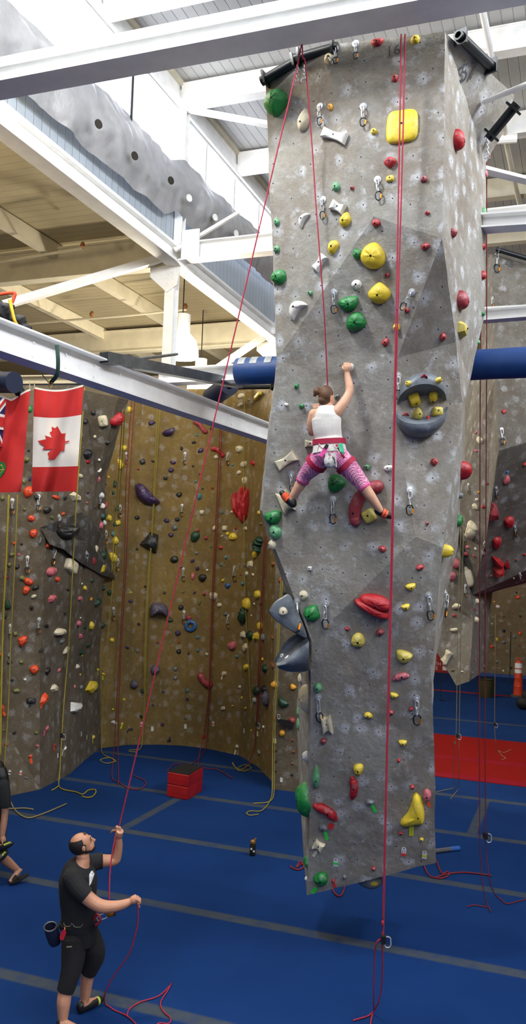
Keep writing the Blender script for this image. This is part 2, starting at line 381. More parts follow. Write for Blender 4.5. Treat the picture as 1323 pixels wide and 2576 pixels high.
a, b = P(262, 899, 8.45), P(601, 966, 11.2)
MB().extr([(-.055,-.055),(.055,-.055),(.055,.055),(-.055,.055)], a, b).build('tube_wall', M_steel, sq, smooth=0)
tt = (b-a).normalized(); MB().extr([(-.047,-.047),(.047,-.047),(.047,.047),(-.047,.047)], a-tt*.004, a-tt*.001).build('open_end', M_blk, sq, smooth=0)
pipe('tie_rod', [P(275, 912, 9.2), P(446, 891, 12.4)], .02, M_steel, 'thin grey rod running right above the square tube to the column', 'rod')
# right hand beams
far_ = lambda a, b, x=8.9: a+(b-a)*((x-a.x)/(b.x-a.x))
beam('cross_beam', atY(1183, 564, 9.3), far_(atY(1183, 564, 9.3), atY(1420, 548, 9.3)), prof_i(.16, .2, .02), 'white I-beam fixed to the right side of the tower, above the far tower number')
beam('cross_beam', atY(1188, 413, 9.3), far_(atY(1188, 413, 9.3), atY(1400, 466, 10.5), 3.5), prof_l(.1, .13, .02), 'thin white angle bar sloping down right from the tower', 'brace')
beam('cross_beam', atY(1212, 795, 10.6), far_(atY(1212, 795, 10.6), atY(1420, 778, 10.6)), prof_i(.15, .16, .02), 'white I-beam right of the tower, above the blue padding')
pipe('handrail_pipe', [atY(1218, 775, 11.2), far_(atY(1218, 775, 11.2), atY(1420, 763, 11.2))], .014, M_white, 'thin white pipe just above the beam over the blue padding')
pipe('round_brace', [atY(1216, 257, 8.75), far_(atY(1216, 257, 8.75), atY(1400, 182, 8.4), 3.)], [.026, .045], M_white, 'white round pipe stuck in a hole in the tower side below number 57', seg=12)
pipe('conduit_pipe', [atz(1212, 20, 15.0), atz(1241, 160, 14.9)], .07, M_white, 'white vertical conduit behind the black bar at the tower top right')
pipe('conduit_pipe', [atz(1262, 285, 14.9), atz(1272, 350, 14.9), atz(1290, 440, 14.8), atz(1312, 535, 14.9)], .07, M_white2, 'white conduit running down across the ceiling boards at the right edge')
pipe('conduit_pipe', [atz(1228, 352, 14.8), atz(1300, 348, 14.8)], .11, M_white, 'short horizontal white pipe under the ceiling right of the tower')
# top-rope bars
def bar(u1_, v1_, y1_, u2_, v2_, y2_, label, ex=.0):
    a, b = atY(u1_, v1_, y1_), atY(u2_, v2_, y2_); b_ = (b-a).normalized()
    e = empty('anchor_bar', a, label, 'bar', 'black top-rope bars')
    L = (b-a).length
    MB().lathe(a, b_, [(.032,0),(.05,0),(.05,L),(.032,L),(.032,L-.03),(.032,L-.05)], 18, caps=False).build('pipe', M_black, e)
    for p in (a+b_*.05, b-b_*.05):
        pl = MB(); x = b_.cross(ZU).normalized(); pl.box(p, (.012, .068, .075), (b_, x, x.cross(b_)))
        pl.build('end_plate', M_black, e, smooth=0)
    return e
bar(658, 205, 8.0, 752, 150, 7.93, 'left black bar bolted along the tower top left edge')
bar(742, 148, 7.9, 850, 118, 7.86, 'second black bar from the left, ropes running over it')
bar(1152, 87, 7.95, 1240, 172, 8.6, 'black bar at the tower top right corner, beside number 57')
bar(1300, 262, 8.9, 1228, 350, 9.0, 'black bar slanting down left below the tower right corner')
bar(1248, 627, 17.55, 1500, 702, 18.3, 'black bar on top of the far tower numbered 46')
bar(560, 975, 17.2, 690, 973, 17.0, 'black bar along the top of the tan back wall')
# lamps
def highbay(u, v, d, sc, label):
    c = P(u, v, d); e = empty('pendant_lamp', c, label, 'lamp', 'white high-bay lamps')
    MB().lathe(c, (0,0,1), [(.44*sc,-.32*sc),(.43*sc,-.1*sc),(.36*sc,.12*sc),(.22*sc,.28*sc),(.2*sc,.3*sc)], 26, caps=False).build('lamp_shade', M_lamp, e)
    MB().lathe(c+V((0,0,.28*sc)), (0,0,1), [(.19*sc,0),(.2*sc,.03),(.2*sc,.5*sc),(.05*sc,.52*sc)], 20).build('housing', M_white, e)
    MB().tube([c+V((0,0,.78*sc)), V((c.x, c.y, 11.8))], .015, 6).build('hanging_cord', M_black, e)
    return c
L1 = highbay(457, 868, 21.8, 1., 'nearest glowing high-bay lamp, behind the riveted column')
L2 = highbay(504, 962, 25.5, .9, 'second high-bay lamp, half hidden behind the mid-level I-beam')
e = empty('pendant_lamp', (-4.5, 4.9, 11.8), 'high-bay lamp above the camera, out of the photo', 'lamp', 'white high-bay lamps')  # unseen lamp, added to brighten the upper tower
MB().lathe((-4.5, 4.9, 11.8), (0,0,1), [(.44,-.1),(.36,.12),(.22,.28),(.2,.3)], 26, caps=False).build('lamp_shade', M_lamp, e)
MB().lathe((-4.5, 4.9, 12.08), (0,0,1), [(.19,0),(.2,.03),(.2,.5),(.05,.52)], 20).build('housing', M_white, e)
MB().tube([(-4.5, 4.9, 12.58), (-4.5, 4.9, 15.5)], .015, 6).build('hanging_cord', M_black, e)
# foil sheet along the clerestory
def foil():
    tp = [(6,13.1),(10.99,13.17),(12.69,13.22),(14.5,13.36),(16.8,13.31),(17.4,13.6),(19.2,13.6),(22.5,13.8),(27,13.9)]
    bt = [(6,11.85),(11.57,11.92),(15.12,11.93),(16.6,11.97),(17.1,12.25),(18.6,12.1),(19.8,12.5),(22.66,12.6),(27,12.8)]
    def ip(t, y):
        for (a, b), (c, d) in zip(t, t[1:]):
            if y <= c: return b+(d-b)*(y-a)/(c-a)
        return t[-1][1]
    m = MB(); n, k = 230, 26; vs = []
    for i in range(n+1):
        y = 6+21*i/n; a, b = ip(bt, y), ip(tp, y)
        for j in range(k+1):
            s = j/k; z = a+(b-a)*s
            q = V((y*.9, z*.9, 1.7)); w = noise.noise(q*1.3)*.16+abs(noise.noise(q*2.3+V((5,0,0))))*.16+noise.noise(q*6)*.012
            w += .07*math.sin(3*y+2.2*z)*(.5+noise.noise(q))
            vs.append((-8.78+.22*math.sin(math.pi*s)*(.7+.5*noise.noise(V((y*.4,0,0))))+w*.55, y, z+.015*noise.noise(q*2)))
    fs = [(i*(k+1)+j, i*(k+1)+j+1, (i+1)*(k+1)+j+1, (i+1)*(k+1)+j) for i in range(n) for j in range(k)]
    m.add(vs, fs)
    e = empty('foil_sheet', (-8.8, 14, 12), 'crinkled silver foil sheet hung along the clerestory wall', 'sheet')
    t = NT('silver_foil'); nz = t.noise(t.coord(), 2.2, 5); t.bump(t.noise(t.coord(), 2.6, 4, .6), .5, .06)
    m.build('sheet', t.done(t.mix(t.rng(nz, .3, .7), hexc('B6B8BC'), hexc('CACCD0')), .42, .55), e, smooth=180, fixn=False)
    for u, v, kk in ((248,312,0),(339,392,0),(430,454,0),(476,498,1),(541,547,1),(594,587,1)):
        p = atX(u, v, -8.42); h = MB().lathe(p, (1,-.35,0), [(.085,-.01),(.085,.01)], 20)
        h.build('vent_hole', mat('vent_dark' if not kk else 'vent_light', '2a2722' if not kk else 'E9E9E6', .9), e)
foil()
pipe('window_cord', [atX(338, 80, -8.7), atX(334, 200, -8.72), atX(329, 320, -8.75)], .025, M_black, 'thin dark cord hanging in front of the clerestory windows', 'cord')
# ------------------------------------------------------------------ climbing walls
M_tower = cement('grey_cement', '969389', '867D70', 'A6A4A0', .24, .66)
M_back = cement('tan_cement', '806935', '705B2E', '8A7442', .27, .25)
M_leftw = cement('grey_brown_cement', '625847', '564B3A', '716959', .27, .24)
M_far = cement('far_grey_cement', '6C6861', '5A5348', '7A7873', .27, .34)
SURF = {}
def facet_wall(key, name, vd, faces, m, label, cat, cell=.16, amp=.012, kind=None, mats=None):
    bm = bmesh.new(); vv = {k: bm.verts.new(p) for k, p in vd.items()}
    ml = []
    for fc in faces:
        mi = 0
        if isinstance(fc[0], int): mi = fc[0]; fc = fc[1:]
        f = bm.faces.new([vv[k] for k in fc]); f.material_index = mi
    bmesh.ops.triangulate(bm, faces=[f for f in bm.faces if len(f.verts) > 3])
    bmesh.ops.recalc_face_normals(bm, faces=bm.faces)
    for e in bm.edges:
        if len(e.link_faces) == 2 and e.calc_face_angle(0) < math.radians(3.0): e.smooth = True
        elif len(e.link_faces) == 2: e.smooth = False
    lay = bm.faces.layers.int.new('fid'); bm.normal_update()
    for f in bm.faces:
        f.smooth = True; f[lay] = round(math.atan2(f.normal.y, f.normal.x)/math.radians(15))
    for it in range(7):
        es = [e for e in bm.edges if e.calc_length() > cell]
        if not es: break
        bmesh.ops.subdivide_edges(bm, edges=es, cuts=1, use_grid_fill=True)
        bmesh.ops.triangulate(bm, faces=[f for f in bm.faces if len(f.verts) > 4])
    bm.normal_update()
    mv = {v: v.normal*(amp*noise.noise(v.co*2.1)+amp*.6*noise.noise(v.co*5.3)) for v in bm.verts}
    for v, d in mv.items(): v.co += d
    bm.normal_update()
    SURF[key] = BVHTree.FromBMesh(bm)
    uvl = bm.loops.layers.uv.new('UVMap')
    for f in bm.faces:
        a = f[lay]*math.radians(15); t = V((-math.sin(a), math.cos(a), 0))
        for lp in f.loops: lp[uvl].uv = (lp.vert.co.dot(t)+f[lay]*.37, lp.vert.co.z)
    me = bpy.data.meshes.new(name); bm.to_mesh(me); bm.free()
    for q in (mats or [m]): me.materials.append(q)
    o = bpy.data.objects.new(name, me); COL.objects.link(o)
    return setp(o, label, cat, None, kind)
def hit(u, v, keys, maxd=60):
    best = None; r = ray(u, v); rn = r.normalized()
    for k in [x for x in keys if x in SURF]:
        q = SURF[k].ray_cast(CAM, rn, maxd)
        if q[0] is not None and (best is None or q[3] < best[3]): best = q
    if best is None: return None
    n = best[1]
    if n.dot(rn) > 0: n = -n
    return best[0], n, depth(best[0])
def VD(s):
    d = {}
    for ln in s.split(';'):
        w = ln.split()
        if w: d[w[0]] = atY(float(w[1]), float(w[2]), float(w[3]))
    return d
tw = VD('''TL 668 196 8.05;TR 1120 78 7.85;TM 806 116 7.86;La 697 905 8.2;Lb 657 1284 8.42;Le 783 1614 8.6;BL 774 2252 9.5;K1 940 545 7.9;K2 1112 600 7.86;K3 1000 900 8.26;
K4 985 1000 8.34;K5 1164 1014 8.62;K6 1147 860 8.46;K7 985 1410 8.44;K8 1045 1350 8.45;K9 1114 1377 8.6;K10 1085 1706 8.9;BM 962 2204 9.46;BR 1096 2170 9.45;M1 1093 1900 9.15;
S1 1293 240 9.1;Sx 1262 340 9.3;Sy 1222 410 9.35;S2 1222 600 9.4;S3 1218 800 9.35;S4 1182 960 9.1;S5 1169 1012 9.0;S6 1170 1150 9.2;S7 1150 1370 9.3;S8 1125 1484 9.35;S9 1100 1640 9.4;S10 1087 1712 9.3;
BRb 1090 2160 10.3;M1b 1090 1900 9.9;TLb 674 220 9.4;Lab 703 905 9.7;Lc 652 1285 8.62;Lcc 664 1290 9.6;Ld 699 1420 8.66;Leb 767 1618 9.0;Lm 747 1760 10.1;Lm2 749 1900 10.2;Lm3 757 2050 10.1;BLb 771 2249 9.75''')
tf = [l.split() for l in '''TL La K1;TL K1 TM;TM K1 TR;K1 K2 TR;K1 La K3;K1 K3 K2;La K4 K3;La Lb K4;Lb K7 K4;Lb Le K7;K2 K3 K6;K3 K4 K6;K4 K5 K6;K4 K7 K8;K4 K8 K5;K8 K9 K5;K7 Le BL;K7 BL BM;K7 BM M1;K7 M1 K10;K7 K10 K8;K8 K10 K9;BM BR M1;
TR K2 Sy;TR Sy Sx;TR Sx S1;K2 S2 Sy;K2 K6 S3;K2 S3 S2;K6 K5 S4;K6 S4 S3;K5 S5 S4;K5 S6 S5;K5 K9 S7;K5 S7 S6;K9 S8 S7;K9 K10 S9;K9 S9 S8;K10 S10 S9;K10 M1 M1b;K10 M1b S10;M1 BR BRb;M1 BRb M1b;
TL TLb La;TLb Lab La;La Lab Lc;La Lc Lb;Lab Lcc Lc;Lb Lc Ld;Lb Ld Le;Ld Leb Le;Lc Lcc Ld;Lcc Leb Ld;Le Leb Lm;Le Lm Lm2;Le Lm2 Lm3;Le Lm3 BL;Lm3 BLb BL;
TL TM S1;TM TR S1;TL S1 TLb;BL BLb BM;BM BLb BRb;BM BRb BR;
TLb S1 Sx;TLb Sx Sy;TLb Sy S2;TLb S2 Lab;S2 S3 Lab;S3 S4 Lab;Lab S4 Lcc;S4 S5 Lcc;S5 S6 Lcc;S6 S7 Lcc;S7 S8 Lcc;Lcc S8 Leb;S8 S9 Leb;Leb S9 Lm;S9 S10 Lm;S10 Lm2 Lm;S10 M1b Lm2;M1b Lm3 Lm2;M1b BRb Lm3;BRb BLb Lm3'''.replace('\n','').split(';')]
facet_wall('t', 'climbing_tower', tw, tf, M_tower, 'tall grey textured climbing tower hung in the middle, marked 57 on its side', 'climbing tower', .1, .014)
# left + back wall
lw = VD('''T0 -60 925 12.9;T1 130 955 13.5;T2 215 983 14.2;T3 298 1000 14.4;T4 323 1006 14.8;M0 -60 1210 12.9;M1 120 1215 13.6;M2 208 1222 14.6;M3 240 1214 15.0;M4 268 1190 15.6;
N0 -60 1440 12.9;N1 110 1440 13.5;N2 190 1440 14.6;N3 245 1430 15.9;N4 263 1420 16.5;Q0 -60 1700 12.9;Q1 100 1690 13.55;Q2 178 1690 14.9;Q3 212 1650 16.0;Q4 250 1650 16.9''')
lw.update({'B0': atz(-60, 2020, 0), 'B1': atz(100, 1986, 0), 'B2': atz(175, 1947, 0), 'B3': atz(222, 1905, 0), 'B4': atz(256, 1880, 0)})
lf = []
for r, s in (('T','M'),('M','N'),('N','Q'),('Q','B')):
    for i in range(4): lf.append((r+str(i), s+str(i), s+str(i+1), r+str(i+1)))
facet_wall('l', 'climbing_wall', lw, lf, M_leftw, 'grey-brown faceted climbing wall at the left edge, behind the flags', 'climbing wall', .22, .015)
bw = {}
bc = [(236,1884),(320,1874),(400,1873),(460,1876),(520,1883),(600,1900),(650,1930),(690,1972)]
for i, (u, v) in enumerate(bc):
    p = atz(u, v, 0)
    for j, z in enumerate((0, 1.5, 4.5, 8.35)): bw['%d_%d' % (i, j)] = p+V((0, (-.25, 0, 0, 0)[j]*0, z))
bf = [('%d_%d' % (i,j), '%d_%d' % (i+1,j), '%d_%d' % (i+1,j+1), '%d_%d' % (i,j+1)) for i in range(len(bc)-1) for j in range(3)]
facet_wall('b', 'climbing_wall', bw, bf, M_back, 'tall tan curved climbing wall across the back, left of the grey tower', 'climbing wall', .22, .02)
pc = atz(683, 1985, 0); pd = atz(800, 1999, 0)
pw = {}
for j, (z, dx) in enumerate(((0,0),(3.5,-.06),(8.4,-.12))):
    pw['a%d' % j] = V((pc.x+dx, pc.y, z)); pw['b%d' % j] = V((pd.x+.5, pd.y, z)); pw['c%d' % j] = V((pc.x+dx+.1, pc.y+1.6, z)); pw['d%d' % j] = V((pd.x+.5, pd.y+1.6, z))
pf = []
for j in (0, 1):
    for a, b in (('a','b'),('b','d'),('d','c'),('c','a')): pf.append((a+str(j), b+str(j), b+str(j+1), a+str(j+1)))
facet_wall('p', 'climbing_pillar', pw, pf+[('a2','b2','d2','c2')], M_leftw, 'narrow grey climbing pillar behind the tower, at the right end of the tan wall', 'climbing tower', .25, .012)
# right tower
rw = VD('''A 1237 640 17.69;B 1640 766 19.03;A2 1222 655 19.03;C 1243 960 17.57;C2 1205 880 19.03;D 1254 1134 17.32;E 1640 1020 18.54;F 1640 1289 17.45;G 1188 1497 16.96;H 1222 1360 17.08;I 1150 900 19.52;J 1140 1300 19.28;K 1085 1500 18.79;L 1100 1642 18.54;Mm 1147 1725 17.81;N 1180 1714 17.20;O 1190 1560 17.08;O2 1238 1490 18.67;N2 1223 1682 18.91;F2 1640 1380 19.76;T2 1640 640 21.96;T3 1160 640 21.96''')
rf = [x.split() for x in '''A C D;A D E;A E B;A A2 C2;A C2 C;C2 I J;C2 J C;C J H;C H D;D H G;D G E;E G F;J K O;J O G;J G H;K L O;L Mm O;Mm N O;O N N2;O N2 O2;O O2 G;G O2 F2;G F2 F;A B T2;A T2 T3;A T3 A2'''.split(';')]
for k_, y_ in (('G', 19.6), ('F', 20.2), ('H', 18.5), ('O', 19.2), ('O2', 21.0), ('N2', 20.5), ('F2', 22.5), ('N', 18.6), ('K', 20.0), ('L', 19.6), ('Mm', 18.8)):
    q_ = rw[k_]; r_ = (q_-CAM)/(q_.y); rw[k_] = CAM+r_*y_
facet_wall('r', 'climbing_tower', rw, rf, M_far, 'far grey faceted climbing tower numbered 46 at the right edge', 'climbing tower', .2, .015)
fw_ = {'a': V((-9, 36.6, 0)), 'b': V((9, 36.6, 0)), 'c': V((9, 36.6, 11)), 'd': V((-9, 36.6, 11))}
SURF['f'] = BVHTree.FromPolygons([fw_[k] for k in 'abcd'], [(0,1,2,3)])
SURF['fl'] = BVHTree.FromPolygons([V((-30,-10,0)),V((20,-10,0)),V((20,40,0)),V((-30,40,0))], [(0,1,2,3)])
# ------------------------------------------------------------------ climbing holds
HC = {'Y':('yellow','DCC030'),'y':('pale yellow','CDBB55'),'R':('red','A81A22'),'r':('dusty red','96343C'),'P':('pink','C0606A'),'G':('green','157A35'),'g':('pale green','5FA070'),
 'W':('cream','D2C8AA'),'w':('white','DCDAD2'),'K':('black','1C1D1F'),'V':('purple','3B2550'),'T':('teal','4B7F83'),'B':('blue','2C5F94'),'O':('orange','D9481E'),'N':('brown','8A4A26'),
 'S':('grey','6F7577'),'L':('olive','6A6C34'),'D':('dark green','173F2A'),'v':('grey-purple','5A5468'),'A':('amber','D99A1C')}
HM = {}
def hmat(c, chalk=.35):
    if (c, chalk) not in HM: HM[(c, chalk)] = mat('hold_'+HC[c][0].replace(' ', '_').replace('-', '_'), HC[c][1], .5, 0, .12, 14, .25, 90, chalk)
    return HM[(c, chalk)]
M_bolt = mat('dark_bolt', '111111', .4, .5)
def outline(sh, sd, n=28):
    r = random.Random(sd); ph = [r.uniform(0, 6.28) for _ in range(4)]; pts = []
    if sh == 'b':
        xs = [-1+2*i/7 for i in range(8)]; k = .70
        top = [(x, k+(1-k)*abs(x)**1.7) for x in xs]; return top[::-1]+[(x, -y) for x, y in top]
    if sh == 'w':
        m = r.choice((5, 6)); return [(math.cos(2*math.pi*i/m+ph[0]+r.uniform(-.25,.25)), math.sin(2*math.pi*i/m+ph[0]+r.uniform(-.1,.1))) for i in range(m)]
    if sh == 'v':
        return [(-.9,.75),(.3,1),(1,.6),(.85,-.95),(.6,-1),(-1,-.3)][::-1]
    for i in range(n):
        a = 2*math.pi*i/n; c, s = math.cos(a), math.sin(a)
        if sh == 'o': q = 1+.06*math.sin(2*a+ph[0])+.05*math.sin(3*a+ph[1]); x, y = c*q, s*q
        elif sh == 't': x, y = c*(1-.55*max(0, s)**1.3), s
        elif sh == 'd': x, y = c*(1-.5*max(0, -s)**1.3), s
        elif sh == 'q': x = math.copysign(abs(c)**.45, c); y = math.copysign(abs(s)**.45, s)
        elif sh == 'h': x, y = c, (s if s < 0 else s*.32); y = y*1.5+.5
        elif sh == 'n': x, y = c, (s if s > 0 else -s*.28); y = y*2-1 if s > 0 else y*2-1
        elif sh == 'c':
            x, y = c, (s if s > 0 else s*.15+.3*(1-c*c)); y = y*2-1+.0
        else: x, y = c, s
        pts.append((x, y))
    return pts
def dome(mb, c, ax, ay, az, w, h, H, sh, sd, apex=(0, .1)):
    ol = outline(sh, sd); n = len(ol); faceted = sh in ('w', 'v'); flat = sh == 'b'
    rings = [(1., -.015/H), (1., .0 if not flat else .25), (.62, .8), ] if faceted else ([(1., -.015/H), (1., .55), (.96, .8), (.86, .95), (.55, 1.)] if flat else
        ([(1., -.015/H), (.99, .35), (.95, .62), (.86, .82), (.7, .95), (.4, 1.)] if sh in 'q' else [(1., -.015/H), (.985, .2), (.93, .42), (.83, .63), (.66, .83), (.42, .95), (.2, .99)]))
    r = random.Random(sd+5); vs = []
    for s, z in rings:
        for x, y in ol:
            k = 1+.05*noise.noise(V((x*1.3+sd, y*1.3, s))) if not flat else 1
            px = (x*s+apex[0]*(1-s))*k; py = (y*s+apex[1]*(1-s))*k
            if flat: pz = z*(.75+.35*abs(x))
            else: pz = z*(1+.12*noise.noise(V((x*2+sd*3, y*2, 1)))) if z > 0 else z
            if faceted and s < .9: pz *= r.uniform(.8, 1.15)
            vs.append(c+ax*(px*w/2)+ay*(py*h/2)+az*(pz*H))
    m = len(rings); vs.append(c+ax*(apex[0]*w/2)+ay*(apex[1]*h/2)+az*(H*(1.0 if not flat else .8)))
    fs = [(i*n+k, i*n+(k+1) % n, (i+1)*n+(k+1) % n, (i+1)*n+k) for i in range(m-1) for k in range(n)]+[((m-1)*n+k, (m-1)*n+(k+1) % n, m*n) for k in range(n)]
    mb.add(vs, fs)
    return c+ax*(apex[0]*w/2)+ay*(apex[1]*h/2)+az*(H*(1.0 if not flat else .8))
HOLDS = []      # (object, u, v, wall key, colour code, shape, area) for naming
def frame(n, rot, lean=True):
    az = n.normalized(); ax = RT-az*RT.dot(az)
    if ax.length < .25: ax = FW-az*FW.dot(az)
    ax.normalize(); ay = az.cross(ax)
    if ay.z < 0: ay = -ay; ax = -ax
    if ax.dot(RT) < -.2: ax = -ax
    a = math.radians(rot); c, s = math.cos(a), math.sin(a)
    return ax*c+ay*s, ay*c-ax*s, az
def place(u, v, key):
    side = None
    keys = {'l':'lbpx','t':'tm','r':'rf','f':'f'}[key[0]]
    if len(key) > 1: side = key[1]
    h = hit(u, v, keys)
    return h, side
WALLNAME = {'t': 'the grey tower', 'l': 'the left walls', 'r': 'the far tower', 'f': 'the far wall'}
def hold(u, v, w, h, rot, sh, col, key, label=None, name='climbing_hold', H=None, bolt=None, cat='climbing hold', chalk=.35):
    q, side = place(u, v, key)
    if q is None: print('MISS', u, v, key, label); return None
    p, n, d = q; sd = int(u*7+v*3)
    if side: # hold on a wall side that is seen edge on
        n = {'<': -RT*.97-FW*.25, '>': RT*.97-FW*.25}[side].normalized()
        az = n; ay = (ZU-az*ZU.dot(az)).normalized(); ax = ay.cross(az)
        W, Hh, HH = h/FPX*d*.8, h/FPX*d, w/FPX*d
        p = P(u, v, d+.03)
    else:
        ax, ay, az = frame(n, rot)
        kx = max(.55, abs(ax.dot(RT))*1.0+.0) if abs(rot) < 30 else 1
        W, Hh = w/FPX*d/kx, h/FPX*d
        if sh == 'q' and w > 60: H = .05
        HH = H if H else min(.13, .42*min(W, Hh)+.012)
    mb = MB()
    if sh == 'k':
        L, R = max(W, Hh)/2, min(W, Hh)/2; ax_ = ax if W > Hh else ay; bx_ = ay if W > Hh else ax
        pts = [p+ax_*(L*t*.85)+bx_*(R*.35*math.cos(t*1.9))+az*(R*.35) for t in [i/7*2-1 for i in range(8)]]
        mb.tube(pts, [R*(.55 if i in (0, 7) else .95+.05*math.sin(i*2+sd)) for i in range(8)], 12); top = pts[4]+az*R
        mb.ball(pts[0], R*.6); mb.ball(pts[-1], R*.6)
    else: top = dome(mb, p, ax, ay, az, W, Hh, HH, sh, sd, (0, -.05) if sh in 'ho' else ((0, -.25) if sh == 't' else (0, .1)))
    o = mb.build(name, hmat(col, chalk), None, smooth=(25 if sh in 'wvb' else 180))
    o.data.transform(Matrix.Translation(-p)); o.location = p
    setp(o, label, cat, {'t':'holds on the grey tower','l':'holds on the left and back walls','r':'holds on the far right tower','f':'holds on the far wall'}[key[0]])
    if bolt or (bolt is None and key[0] == 't' and min(w, h) >= 10):
        rb = min(.0105, .05*min(W, Hh)+.004)
        b = MB().lathe(top-az*.006, az, [(rb, 0), (rb, .009), (rb*.6, .0095), (.0005, .009)], 10, caps=False).build('bolt', M_bolt, o)
    HOLDS.append([o, u, v, key, col, sh, w*h, label is not None])
    return o
